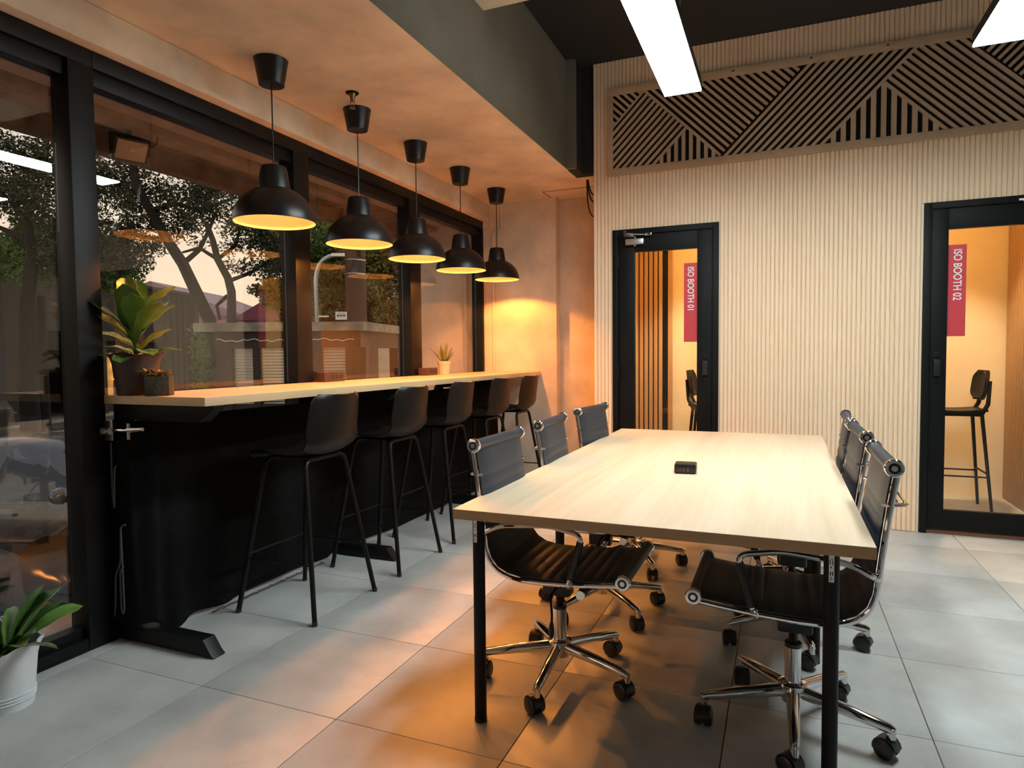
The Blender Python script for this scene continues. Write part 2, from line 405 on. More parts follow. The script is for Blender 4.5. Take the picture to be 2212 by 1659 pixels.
# ================================================================== LIGHT FITTINGS
def pendant():
    L = empty('pendant_lamp', (0, 0, 0), cat='pendant lamp', group='pendant lamps over the counter')
    top = ZC
    MB().lathe([(.03, top-.128), (.062, top-.124), (.082, top-.01), (.085, top-.001)], 24).build('ceiling_canopy', LAMPB, L)
    MB().tube([(0, 0, 2.22), (0, 0, top-.12)], .0038, 6).build('cord', LAMPB, L)
    zr = 1.958
    MB().lathe([(.045, zr+.285), (.060, zr+.28), (.066, zr+.262), (.079, zr+.178), (.08, zr+.165)], 28).build('lamp_cap', LAMPB, L)
    outer = [(.079, zr+.172)]; inner = []
    N = 14
    for i in range(N+1):
        a = R(68)*(1-i/N)
        outer.append((.203*math.cos(a), zr+.182*math.sin(a)/math.sin(R(68))*.93))
        inner.append((.199*math.cos(a), zr+.178*math.sin(a)/math.sin(R(68))*.93))
    s = MB(); n = 40
    s.lathe(outer+[(.201, zr-.002)], n); s.f = s.f[:-2]
    s.build('shade', LAMPB, L)
    s2 = MB(); s2.lathe([(.0795, zr+.17)]+inner+[(.2, zr-.001)], n); s2.f = [s2.f[-2]]+s2.f[:-2]
    s2.build('shade_lining', LAMPI, L)
    MB().tube([(0, 0, zr+.168), (0, 0, zr+.135)], .02, 10).build('socket', LAMPI, L)
    MB().lathe([(.012, zr+.14), (.02, zr+.132), (.034, zr+.112), (.034, zr+.104), (.026, zr+.098), (.01, zr+.096)], 16).build('bulb', BULB, L)
    ld = bpy.data.lights.new('bulb_beam', 'SPOT'); ld.energy = PENDANT_W; ld.color = WARM; ld.spot_size = R(140); ld.spot_blend = .25; ld.shadow_soft_size = .03
    ld.use_nodes = True; t = ld.node_tree; em = t.nodes['Emission']      # wide 'batwing' beam of the bulb: less straight down, more to the sides
    gm = t.nodes.new('ShaderNodeNewGeometry'); xz = t.nodes.new('ShaderNodeSeparateXYZ'); ab = t.nodes.new('ShaderNodeMath'); ab.operation = 'ABSOLUTE'
    mr = t.nodes.new('ShaderNodeMapRange'); mr.inputs[1].default_value = .62; mr.inputs[2].default_value = 1.0; mr.inputs[3].default_value = 1.0; mr.inputs[4].default_value = .33
    t.links.new(gm.outputs['Normal'], xz.inputs[0]); t.links.new(xz.outputs['Z'], ab.inputs[0]); t.links.new(ab.outputs[0], mr.inputs[0]); t.links.new(mr.outputs[0], em.inputs['Strength'])
    lo = bpy.data.objects.new('bulb_beam', ld); col.objects.link(lo); lo.parent = L; lo.location = (0, 0, zr+.088)
    return L
pl = ['black dome pendant lamp over the counter above the potted leafy plant', 'second black dome pendant along the counter from the leafy plant',
      'middle black dome pendant of the five in the row over the counter', 'fourth black dome pendant along the counter, one before the concrete wall', 'black dome pendant lamp hanging closest to the concrete end wall']
p0 = pendant(); p0.location = (-2.4, 2.65, 0); p0['label'] = pl[0]
for i, y in enumerate((3.375, 4.06, 4.75, 5.47)): dup(p0, (-2.4, y, 0), 0, pl[i+1])

def led(x, y0, y1, label):
    o = empty('linear_light', (x, (y0+y1)/2, 2.715), 0, label, 'ceiling light', 'suspended linear lights'); h = (y1-y0)/2
    MB().box(-.102, .102, -h, h, .012, .062).build('housing', BLK, o, bevel=.002)
    MB().box(-.099, .099, -h+.003, h-.003, 0, .0115).build('diffuser', LED, o)
    for s in (-1, 1): MB().tube([(0, s*(h-.12), .06), (0, s*(h-.12), ZH-2.716)], .0015, 6).build('suspension_wire', STEEL, o)
led(-.52, 2.42, 3.79, 'white linear light hung over the middle of the meeting table')
led(.93, 2.42, 3.78, 'white linear light hung in front of the door of booth 02')

# sprinkler, cables, conduit
s = empty('sprinkler', (-2.27, 3.15, ZC), 0, 'small brass fire sprinkler on the plaster soffit beside a pendant canopy', 'sprinkler')
MB().lathe([(.035, -.006), (.038, 0)], 20).build('escutcheon', BLKF, s)
MB().lathe([(.012, -.05), (.014, -.03), (.022, -.012), (.022, -.006)], 14).tube([(-.012, 0, -.05), (-.014, 0, -.068), (0, 0, -.085)], .003, 6).tube([(.012, 0, -.05), (.014, 0, -.068), (0, 0, -.085)], .003, 6).lathe([(.018, -.088), (.018, -.085)], 14).build('head', mat('dark brass', (.25, .16, .08), rough=.4, metal=1, var=.1), s)
for i, (dx, dy, sag) in enumerate(((0, 0, .33), (.02, .02, .2), (.035, .03, .14))):
    c = MB().tube(bez((-1.56+dx*.3, 5.50, ZC), (-1.55+dx, 5.46, ZC-sag-.05), (XL-.005, 5.42+dy, ZC-sag), 12), .006, 6).build('cable', PLASB)
    tag(c, ['longest loose black cable drooping from the soffit to the slatted wall edge', 'medium loose black cable drooping inside the longest one', 'shortest loose black cable curving close under the soffit'][i], 'cable', 'loose cables at the soffit corner')
cp = MB().tube(rounded([(-2.56, YE-.012, ZC), (-2.56, YE-.012, 2.50), (-2.655, YE-.012, 2.47), (-2.655, YE-.012, 2.1), (-2.655, YE-.012, 1.13)], .03), .011, 8).build('conduit_pipe', PLASTER)
tag(cp, 'thin plastered conduit pipe running down the concrete wall corner', 'pipe')
jb = MB().box(-2.68, -2.63, YE-.028, YE-.001, 2.53, 2.61).build('junction_box', PLASTER, bevel=.004); tag(jb, 'small junction box on the concrete wall beside the conduit', 'electrical box')

# ventilation grille -------------------------------------------------
gr = empty('ventilation_grille', (0, YB, 0), 0, 'long wooden grille of diagonal and upright slats high on the fluted wall', 'grille')
GX0, GX1, GZ0, GZ1 = -1.318, 1.80, 2.708, 3.405
I0, I1, J0, J1 = -1.27, 1.752, 2.763, 3.345
MB().box(GX0+.01, GX1-.01, -.006, -.001, GZ0+.01, GZ1-.01).build('backing', BLKF, gr)
for n_, a in (('frame_bar', (GX0, GX1, GZ0, J0)), ('frame_bar', (GX0, GX1, J1, GZ1)), ('frame_bar', (GX0, I0, J0, J1)), ('frame_bar', (I1, GX1, J0, J1))):
    MB().box(a[0], a[1], -.026, -.0065, a[2], a[3]).build(n_, GRILW, gr, bevel=.0015)
def clip(poly, region):
    out = poly; n = len(region)
    ar = sum(region[i][0]*region[(i+1) % n][1]-region[(i+1) % n][0]*region[i][1] for i in range(n))
    reg = region if ar > 0 else region[::-1]
    for i in range(n):
        a, b = reg[i], reg[(i+1) % n]; res = []
        ins = lambda p: (b[0]-a[0])*(p[1]-a[1])-(b[1]-a[1])*(p[0]-a[0]) >= -1e-9
        for j in range(len(out)):
            p, q = out[j], out[(j+1) % len(out)]
            if ins(p): res.append(p)
            if ins(p) != ins(q):
                d1 = (b[0]-a[0])*(p[1]-a[1])-(b[1]-a[1])*(p[0]-a[0]); d2 = (b[0]-a[0])*(q[1]-a[1])-(b[1]-a[1])*(q[0]-a[0])
                t = d1/(d1-d2); res.append((p[0]+(q[0]-p[0])*t, p[1]+(q[1]-p[1])*t))
        out = res
        if len(out) < 3: return []
    return out
def bars(region, ang, pitch, w, off=0.):
    d = (math.cos(ang), math.sin(ang)); nn = (-d[1], d[0])
    vals = [p[0]*nn[0]+p[1]*nn[1] for p in region]; c0 = min(vals)
    t = c0+off
    while t < max(vals):
        q = [(d[0]*s_*6+nn[0]*(t+e_), d[1]*s_*6+nn[1]*(t+e_)) for s_, e_ in ((-1, 0), (1, 0), (1, w), (-1, w))]
        pl_ = clip(q, region)
        if len(pl_) >= 3:
            ar = abs(sum(pl_[i][0]*pl_[(i+1) % len(pl_)][1]-pl_[(i+1) % len(pl_)][0]*pl_[i][1] for i in range(len(pl_))))/2
            if ar > 2e-4: MB().prism(pl_, lambda a, b, y: (a, y, b), -.024, -.0065).build('slat', GRILW, gr)
        t += pitch
A_, B_, C_, D_, E_ = (-1.03, J1), (-.449, J0), (.133, J1), (.27, J0), (.852, J1)
T1 = (-.69, 3.005); T1b = (-.932, J0); T2 = (.636, 3.129); T2b = (1.002, J0); F_ = (1.135, J1); Fb = (1.717, J0)
q45 = R(45)
bars([(I0, 3.105), A_, (I0, J1)], -q45, .042, .020, .012)
bars([(I0, J0), T1b, T1, A_, (I0, 3.105)], q45, .0425, .021, .0)
bars([A_, C_, B_], -q45, .0425, .021, .0)
bars([B_, C_, E_, D_], q45, .0425, .021, .0)
bars([T1b, B_, T1], R(90), .056, .028, .028)
bars([D_, T2b, T2], R(90), .0625, .033, .03)
bars([T2, T2b, Fb, F_, E_], -q45, .0425, .021, .0)
bars([F_, Fb, (I1, J0), (I1, J1)], q45, .0425, .021, .01)
for i, x in enumerate((-.35, .18, .66)):
    MB().lathe([(.008, -.008), (.011, -.004), (.011, 0)], 10, (x, -.026, 3.378), axis='y').build('screw', CHROME, gr)

# ================================================================== COUNTER BY THE WINDOW
YC0, YC1 = 1.965, YE-.003; XC0, XC1 = XW+.006, -2.165
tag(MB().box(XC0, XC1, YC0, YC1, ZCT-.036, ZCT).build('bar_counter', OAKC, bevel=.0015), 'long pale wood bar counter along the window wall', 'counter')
def desk_frame(y, label):
    o = empty('counter_frame', (0, y, 0), 0, label, 'table frame', 'black steel frames under the counter')
    zf = .075
    MB().prism([(-2.755, .004), (-2.195, .004), (-2.215, .02), (-2.255, zf), (-2.755, zf)], lambda a, b, y_: (a, y_, b), -.032, .032).build('foot', BLK, o, bevel=.002)
    MB().box(-2.765, -2.70, -.028, .028, zf, 1.0).build('column', BLK, o, bevel=.002)
    MB().prism([(XC0+.01, ZCT-.0365), (-2.15+.0, ZCT-.0365), (-2.17, 1.05), (-2.24, 1.0), (XC0+.01, 1.0)], lambda a, b, y_: (a, y_, b), -.03, .03).build('top_bracket', BLK, o, bevel=.002)
desk_frame(2.03, 'black steel counter frame with long foot by the window mullion')
desk_frame(3.42, 'black steel counter frame whose foot sticks out under the curtain between the first two stools')
desk_frame(4.95, 'black steel counter frame whose foot lies behind the farthest stools')
# black curtain under the counter
path = [(-2.822, 1.990), (-2.70, 1.984), (-2.635, 1.99), (-2.625, 2.08), (-2.655, 2.2), (-2.665, 2.4), (-2.655, 2.65), (-2.64, 3.0), (-2.64, 3.4), (-2.62, 3.9), (-2.6, 4.5), (-2.6, 5.2), (-2.6, 5.9)]
def along(t):
    k = t*(len(path)-1); i = min(int(k), len(path)-2); f = k-i
    return path[i][0]*(1-f)+path[i+1][0]*f, path[i][1]*(1-f)+path[i+1][1]*f
cg = []
NU, NV = 90, 18
for i in range(NU+1):
    t = i/NU; x, y = along(t); row = []
    for j in range(NV+1):
        v = j/NV; z = .995*(1-v)+.014*v
        near = max(0, 1-abs(y-2.16)/.5)
        fold = (.010+.018*near)*math.sin(t*58+v*1.4)*(.35+.65*v)+.008*math.sin(t*23+4*v)
        drape = .03*near*v*v
        z += .07*max(0, min(1, (2.10-y)/.03))*v+(.075*math.exp(-((y-3.42)/.07)**4)+.075*math.exp(-((y-4.95)/.07)**4))*v+.012*math.sin(t*37)*v*v*.6
        e_ = min(1, i/10); row.append((x+(fold+drape)*e_, y+(fold*.25*(1-e_)), max(.008, z)))
    cg.append(row)
cu = MB().sheet(cg, .004).build('curtain', CLOTH, sharp=60); tag(cu, 'black cloth curtain hanging under the bar counter', 'curtain')
# cords hooked on the curtain
def cord(pts, lab, r=.0035, m=CORDM): return tag(MB().tube(pts, r, 6).build('elastic_cord', m), lab, 'cord', 'grey elastic cords on the black curtain')
def wav(p, q, n, amp):
    p, q = Vector(p), Vector(q); return [p.lerp(q, i/n)+Vector((amp*math.sin(i*1.9), amp*math.cos(i*2.3), amp*.6*math.sin(i*3.1))) for i in range(n+1)]
cord(rounded([(-2.735, 1.968, .90), (-2.735, 1.968, .66), (-2.725, 1.968, .60), (-2.72, 1.968, .74), (-2.715, 1.968, .79), (-2.70, 1.968, .80)], .02), 'grey cord looped below the silver latch at the counter end')
cord(rounded([(-2.66, 1.968, .54), (-2.69, 1.968, .53), (-2.70, 1.968, .36), (-2.735, 1.968, .31), (-2.74, 1.968, .18), (-2.75, 1.968, .12)], .03), 'grey hooked cord hanging down the near edge of the curtain')
cord(rounded([(-2.68, 1.968, .35), (-2.705, 1.968, .33), (-2.705, 1.968, .16), (-2.695, 1.968, .13), (-2.685, 1.968, .16), (-2.69, 1.968, .50)], .02), 'knotted grey cord doubled beside the hooked one')
cord(wav((-2.60, 2.36, .012), (-2.585, 3.2, .012), 40, .005), 'grey cord trailing on the floor along the curtain hem', .004)
# silver latch
lt = empty('silver_latch', (-2.755, 1.966, .955), 0, 'silver metal latch with rod at the counter end by the mullion', 'latch')
MB().box(0, .05, -.012, -.004, -.045, .045).build('plate', STEEL, lt, bevel=.002)
MB().tube([(.01, -.02, 0), (.055, -.02, 0)], .017, 12).tube([(.03, -.045, 0), (.03, -.01, 0)], .013, 12).build('knuckle', STEEL, lt)
MB().tube([(.05, -.02, 0), (.16, -.012, .006)], .006, 8).build('rod', CHROME, lt)
MB().tube([(.15, -.012, .006), (.235, -.008, .012)], [.012, .008], 8).obox((.15, -.01, .0), (.006, 0, 0), (0, .003, 0), (0, 0, .035)).build('catch', STEEL, lt)

# items on the counter
def sockbox(y, L, label):
    o = empty('socket_box', (-2.715, y, ZCT), 0, label, 'power socket', 'socket boxes on the counter')
    MB().box(-.035, .035, -L/2, L/2, .0005, .062).build('body', SOCKET, o, bevel=.002)
    for i in (-1, 0, 1):
        q = MB().lathe([(.014, .0362), (.014, .0346)], 14, (0, i*L*.2+L*.12, .032), axis='x').build('outlet', BLKM, o)
        for s_ in (-1, 1): MB().box(.0355, .0368, i*L*.2+L*.12+s_*.005-.0014, i*L*.2+L*.12+s_*.005+.0014, .027, .038).build('slot', SOCKET, q)
sockbox(3.47, .21, 'brown socket box on the counter beside the wide mullion')
sockbox(4.74, .2, 'brown socket box on the counter next to the small spiky plant')

def leaf(parent, base, az, e0, e1, L, Wd, m, fold=.25, shape=.62, twist=0., vein=None, name='leaf', wavy=.0):
    base = Vector(base); n = 9; g = []; p = base.copy(); sd = Vector((-math.sin(az), math.cos(az), 0)); mid = []
    for i in range(n+1):
        s = i/n; el = e0+(e1-e0)*s
        d = Vector((math.cos(az)*math.cos(el), math.sin(az)*math.cos(el), math.sin(el)))
        if i: p = p + d*(L/n)
        up = sd.cross(d)*-1
        if up.length > 0: up = (d.cross(sd)).normalized()
        w = Wd*(max(.05, (s**shape)*((1.0001-s)**.45))/.62)
        tw = twist*s; side = sd*math.cos(tw)+up*math.sin(tw)
        row = []
        for t in (-1, -.5, 0, .5, 1):
            row.append(p+side*(w*t)+up*(fold*w*abs(t)+wavy*math.sin(i*1.7+t*2)*abs(t)))
        g.append(row); mid.append(p+up*.0016)
    lf = MB().sheet(g, .0012).build(name, m, parent, sharp=60)
    if vein:
        v = MB(); v.tube(mid[:-1], [.0022*(1-.7*i/n) for i in range(n)], 5)
        for i in range(2, n-1):
            for sgn in (0, 4):
                a = g[i][2]; b = g[min(n, i+1)][sgn]
                c = (a+g[i][sgn])/2*.5+(a+b)/2*.5
                v.tube([a+Vector((0, 0, .001)), a.lerp(b, .45)+(c-a)*.04+Vector((0, 0, .0015)), a.lerp(b, .85)+Vector((0, 0, .001))], [.0011, .0008, .0004], 4)
        v.build('vein', vein, lf)
    return lf
def wavepot(parent, r0, r1, h, m, waves, amp, flare, name='pot'):
    prof = [(r0*.5, .0), (r0, 0), (r0*1.01, .006)]
    for i in range(1, 9):
        s = i/8; prof.append((r0+(r1-r0)*s+flare*max(0, s-.75)**2*16, h*s))
    k = len(prof)
    prof += [(prof[-1][0]-.005, h-.001)]+[(prof[j][0]-.006, prof[j][1]) for j in range(k-2, 3, -1)]+[(r0*.5, .012)]
    def wave(i, a):
        z = prof[i][1]; s = max(0, z/h-.7)/.3
        return amp*s*s*math.sin(waves*a), amp*.8*s*s*math.cos(waves*a+.5)
    return MB().lathe(prof, 56, wave=wave).build(name, m, parent, sharp=50)
fp = empty('potted_plant', (-2.66, 2.046, ZCT), 0, 'fiddle-leaf plant in a brown wavy-rimmed pot on the counter end', 'potted plant')
wavepot(fp, .078, .10, .185, POTD, 6, .008, .016)
MB().lathe([(.09, .150), (.092, .155), (.03, .168)], 20).build('soil', SOIL, fp)
MB().tube([(0, 0, .15), (.005, .005, .3), (0, .0, .43)], [.009, .008, .005], 8).build('stem', mat('plant stem', (.10, .09, .04), rough=.8, var=.2), fp)
rs = random.Random(3)
#      az(deg) z0  e0  e1  L    W    mat
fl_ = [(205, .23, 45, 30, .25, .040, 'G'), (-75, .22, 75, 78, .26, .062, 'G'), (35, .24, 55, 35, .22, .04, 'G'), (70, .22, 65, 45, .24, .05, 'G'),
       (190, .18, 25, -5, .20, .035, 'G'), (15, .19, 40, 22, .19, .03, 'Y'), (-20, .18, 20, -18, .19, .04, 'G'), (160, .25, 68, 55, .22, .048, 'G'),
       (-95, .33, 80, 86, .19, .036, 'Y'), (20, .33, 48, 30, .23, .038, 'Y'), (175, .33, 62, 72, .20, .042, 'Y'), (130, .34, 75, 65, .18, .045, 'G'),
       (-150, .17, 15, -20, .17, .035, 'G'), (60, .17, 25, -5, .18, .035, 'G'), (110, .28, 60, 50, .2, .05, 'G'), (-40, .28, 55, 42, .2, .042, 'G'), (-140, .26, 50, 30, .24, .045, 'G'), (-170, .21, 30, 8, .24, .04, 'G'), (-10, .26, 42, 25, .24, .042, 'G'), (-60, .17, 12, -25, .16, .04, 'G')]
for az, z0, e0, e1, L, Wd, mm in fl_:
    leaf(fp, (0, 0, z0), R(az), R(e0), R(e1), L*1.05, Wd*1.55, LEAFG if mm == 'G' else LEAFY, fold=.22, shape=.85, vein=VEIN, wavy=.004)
hx = empty('potted_plant', (-2.50, 2.03, ZCT), 0, 'small hexagonal speckled black pot with a reddish fern on the counter', 'potted plant')
MB().lathe([(.05, 0), (.058, .001), (.058, .085), (.052, .085), (.052, .07)], 6).build('pot', HEXP, hx, bevel=.001, sharp=20)
MB().lathe([(.045, .068), (.051, .071)], 6).build('soil', SOIL, hx)
RFERN = mat('reddish leaf', (.30, .10, .03), rough=.5, col2=(.12, .16, .03), vscale=30)
for i in range(26):
    a = rs.uniform(0, 6.28); r_ = rs.uniform(0, .035)
    leaf(hx, (r_*math.cos(a), r_*math.sin(a), .070), a+rs.uniform(-.6, .6), R(rs.uniform(40, 80)), R(rs.uniform(-30, 30)), rs.uniform(.05, .08), .014, RFERN, fold=.4, wavy=.002)
sp = empty('potted_plant', (-2.675, 4.945, ZCT), 0, 'small spiky aloe in a cream pot on the counter by the far mullion', 'potted plant')
MB().lathe([(.036, 0), (.044, .001), (.052, .085), (.056, .087), (.057, .115), (.05, .115), (.048, .09)], 28).build('pot', POTT, sp, bevel=.0)
MB().lathe([(.03, .092), (.05, .095)], 16).build('soil', SOIL, sp)
ALOE = mat('aloe leaf', (.20, .20, .045), rough=.5, var=.3, vscale=30)
for i in range(34):
    a = rs.uniform(0, 6.28); el = R(rs.uniform(48, 88)); L = rs.uniform(.10, .19)
    leaf(sp, (.014*math.cos(a), .014*math.sin(a), .092), a, el, el+R(rs.uniform(-14, 8)), L, .0075, ALOE, fold=.5, shape=.12)
wp = empty('potted_plant', (-2.62, 1.45, 0), 0, 'white wavy-rimmed plastic pot of broad-leaved greenery on the floor by the glass', 'potted plant')
wavepot(wp, .082, .103, .235, WHITEP, 7, .007, .012)
for z in (.03, .042, .054): MB().lathe([(.083+.0026*z/.03, z), (.0866+.0026*z/.03, z+.002), (.083+.0026*z/.03, z+.004)], 40).build('pot_ring', WHITEP, wp)
MB().lathe([(.09, .20), (.095, .203), (.03, .212)], 24).build('soil', SOIL, wp)
for i in range(26):
    a = rs.uniform(0, 6.28); el = rs.uniform(15, 80)
    leaf(wp, (.03*math.cos(a), .03*math.sin(a), .20), a, R(el+8), R(el-28), rs.uniform(.17, .29), rs.uniform(.030, .046), LEAFD if i % 3 else LEAFG, fold=.4, shape=.7, twist=rs.uniform(-.6, .6), wavy=.002)

# ================================================================== BAR STOOLS
def stool():
    o = empty('bar_stool', (0, 0, 0), cat='bar stool', group='black bar stools along the counter')
    pr = [(.215, .762), (.205, .774), (.17, .784), (.10, .786), (.03, .781), (-.05, .778), (-.11, .781), (-.155, .793), (-.19, .82), (-.212, .86), (-.224, .91), (-.232, .96), (-.240, 1.01), (-.249, 1.055), (-.254, 1.075), (-.257, 1.085)]
    wd = [.150, .172, .187, .195, .199, .20, .2, .2, .2, .2, .198, .195, .190, .182, .170, .145]
    g = []
    for i, ((f, z), w) in enumerate(zip(pr, wd)):
        s = i/(len(pr)-1); back = min(1, max(0, (i-6)/4)); row = []
        for j in range(-6, 7):
            v = j/6; row.append((f+.055*back*v*v, w*v, z+(1-back)*.022*v*v*(1 if i > 1 else .4)+(.012 if 5 < i < 9 else 0)*v*v))
        g.append(row)
    MB().sheet(g, .012).build('seat_shell', SHELL, o, sharp=50)
    for sx_ in (1, -1):
        for sy_ in (1, -1):
            tx_ = .125 if sx_ > 0 else -.12
            pts = rounded([(tx_, 0, .765), (tx_, sy_*.15, .765), (sx_*.235, sy_*.245, .006)], .05, 6)
            lg = MB().tube(pts, .0122, 10).build('leg', BLK, o)
            MB().lathe([(.013, 0), (.0138, .004), (.013, .02)], 10, (sx_*.235, sy_*.245, .0005)).build('foot_cap', PLASB, lg)
    zf = .27; k = (.765-zf)/.759
    fx = .125+(.235-.125)*k; bx = -(.12+(.235-.12)*k); fy = .15+.095*k
    MB().tube([(fx, -fy, zf+.02), (fx, fy, zf+.02)], .006, 8).build('foot_rest', BLK, o)
    for s_ in (-1, 1): MB().tube([(fx, s_*fy, zf), (bx, s_*fy, zf)], .005, 8).build('side_bar', BLK, o)
    MB().box(-.13, .135, -.11, .11, .766, .771).build('seat_plate', BLK, o)
    return o
sl = ['black leather bar stool nearest the leafy plant end of the counter', 'second black bar stool along the counter from the leafy plant end', 'middle black bar stool of the five along the counter',
      'fourth black bar stool along the counter, one before the concrete wall', 'black bar stool at the counter end against the concrete wall']
s0 = stool(); s0.location = (-2.258, 2.675, 0); s0.rotation_euler = (0, 0, R(180)); s0['label'] = sl[0]
for i, (x, y, a) in enumerate(((-2.26, 3.415, 180), (-2.27, 4.10, 181), (-2.27, 4.80, 179), (-2.255, 5.40, 180))): dup(s0, (x, y, 0), R(a), sl[i+1])

# booth chairs
def booth_chair(loc, rz, label):
    o = empty('bar_chair', loc, rz, label, 'bar chair', 'black bar chairs inside the booths')
    g = []
    for i in range(9):
        s = i/8; f = .22-.42*s; w = .19*(1-.12*s)*(1-.25*max(0, .2-s)/.2); row = []
        for j in range(-5, 6):
            v = j/5; row.append((f, w*v, .80-.016*math.sin(s*3.1)+.006*v*v))
        g.append(row)
    MB().sheet(g, .02).build('seat', BLK, o, sharp=50)
    g = []
    for i in range(11):
        s = i/10; z = .885+.225*s; w = .19*math.sqrt(max(.05, 1-((s-.5)/.53)**4)); row = []
        for j in range(-6, 7):
            v = j/6; row.append((-.205-.03*s+.05*v*v, w*v, z))
        g.append(row)
    MB().sheet(g, .014).build('backrest', BLK, o, sharp=50)
    for sy_ in (1, -1):
        MB().tube([(-.16, sy_*.13, .76), (-.205, sy_*.13, .85), (-.225, sy_*.10, 1.03)], [.016, .016, .012], 8).build('back_post', BLK, o)
        for sx_ in (1, -1):
            MB().tube([(sx_*.165, sy_*.14, .77), (sx_*.23, sy_*.2, .0005)], [.014, .011], 8).build('leg', BLK, o)
        MB().tube([(.205, sy_*.18, .285), (-.205, sy_*.18, .285)], .007, 8).build('side_bar', BLK, o)
    for sx_ in (1, -1): MB().tube([(sx_*.202, -.176, .31), (sx_*.202, .176, .31)], .008, 8).build('foot_rest', BLK, o)
    MB().box(-.175, .175, -.15, .15, .755, .785).build('seat_frame', BLK, o, bevel=.004)
booth_chair((1.285, 6.22, 0), R(180), 'black plastic bar chair beside the fine slat panel of the wider-seen booth')
booth_chair((-.575, 6.22, 0), 0, 'black plastic bar chair in the booth with the black-gapped slat panel')

# ================================================================== MEETING TABLE
TZ = .747; TX0, TX1, TY0, TY1 = -1.033, .240, 1.957, 4.505
tb = empty('meeting_table', ((TX0+TX1)/2, (TY0+TY1)/2, 0), 0, 'large pale wood meeting table with round black legs', 'table')
hw, hl = (TX1-TX0)/2, (TY1-TY0)/2
MB().box(-hw, hw, -hl, hl, TZ-.034, TZ).build('tabletop', OAK, tb, bevel=.001)
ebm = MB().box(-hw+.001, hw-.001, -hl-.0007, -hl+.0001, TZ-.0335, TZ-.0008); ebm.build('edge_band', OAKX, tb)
for sx_ in (-1, 1):
    for i, y in enumerate((TY0+.045, TY0+.93, TY1-.93, TY1-.06)):
        lx = (-.957 if sx_ < 0 else .135)-(TX0+TX1)/2; ly = y-(TY0+TY1)/2
        lg = MB().tube([(lx, ly, .004), (lx, ly, TZ-.034)], .0208, 20).build('leg', BLK, tb)
        MB().lathe([(.018, .0005), (.0222, .001), (.0222, .012)], 20, (lx, ly, 0)).build('foot_cap', PLASB, lg)
        if i == 0:
            g = []
            for q in range(5):
                a = R(-118+q*9) if sx_ < 0 else R(-112+q*9)
                g.append([(lx+.0219*math.cos(a), ly+.0219*math.sin(a), TZ-.04), (lx+.0219*math.cos(a), ly+.0219*math.sin(a), TZ-.115)])
            st = MB().sheet(g, .0006).build('leg_label', WHITEM, lg); st['label'] = 'white printed paper label'
            mk = MB()
            for (u0, u1, z0, z1) in ((.3, .8, .008, .010), (.15, .8, .012, .026), (.3, .5, .03, .036), (.2, .8, .045, .056), (.2, .55, .06, .062), (.2, .75, .064, .066), (.2, .6, .068, .07)):
                pts = []
                for u in (u0, u1):
                    a = (R(-118) if sx_ < 0 else R(-112))+R(36)*u
                    pts.append((lx+.0225*math.cos(a), ly+.0225*math.sin(a)))
                mk.add([(pts[0][0], pts[0][1], TZ-.04-z0), (pts[1][0], pts[1][1], TZ-.04-z0), (pts[1][0], pts[1][1], TZ-.04-z1), (pts[0][0], pts[0][1], TZ-.04-z1)], [(0, 1, 2, 3)])
            mk.build('print', BLKM, st)
for y_ in (-hl+.09, hl-.13): MB().box(-hw+.10, hw-.10, y_, y_+.04, TZ-.058, TZ-.0345).build('cross_rail', BLK, tb)
hb_ = empty('power_hub', (-.385, 2.925, TZ), R(4), 'small black power and charging hub on the meeting table', 'power hub')
MB().box(-.047, .047, -.047, .047, .002, .042).build('body', PLASB, hb_, bevel=.009)
MB().box(-.04, .04, -.04, .04, 0, .0025).build('foot_pad', BLKM, hb_)
for i, xx in enumerate((-.02, -.006, .012)): MB().box(xx-.0035, xx+.0035, -.0482, -.0468, .012, .026).build('port', CORDM, hb_)

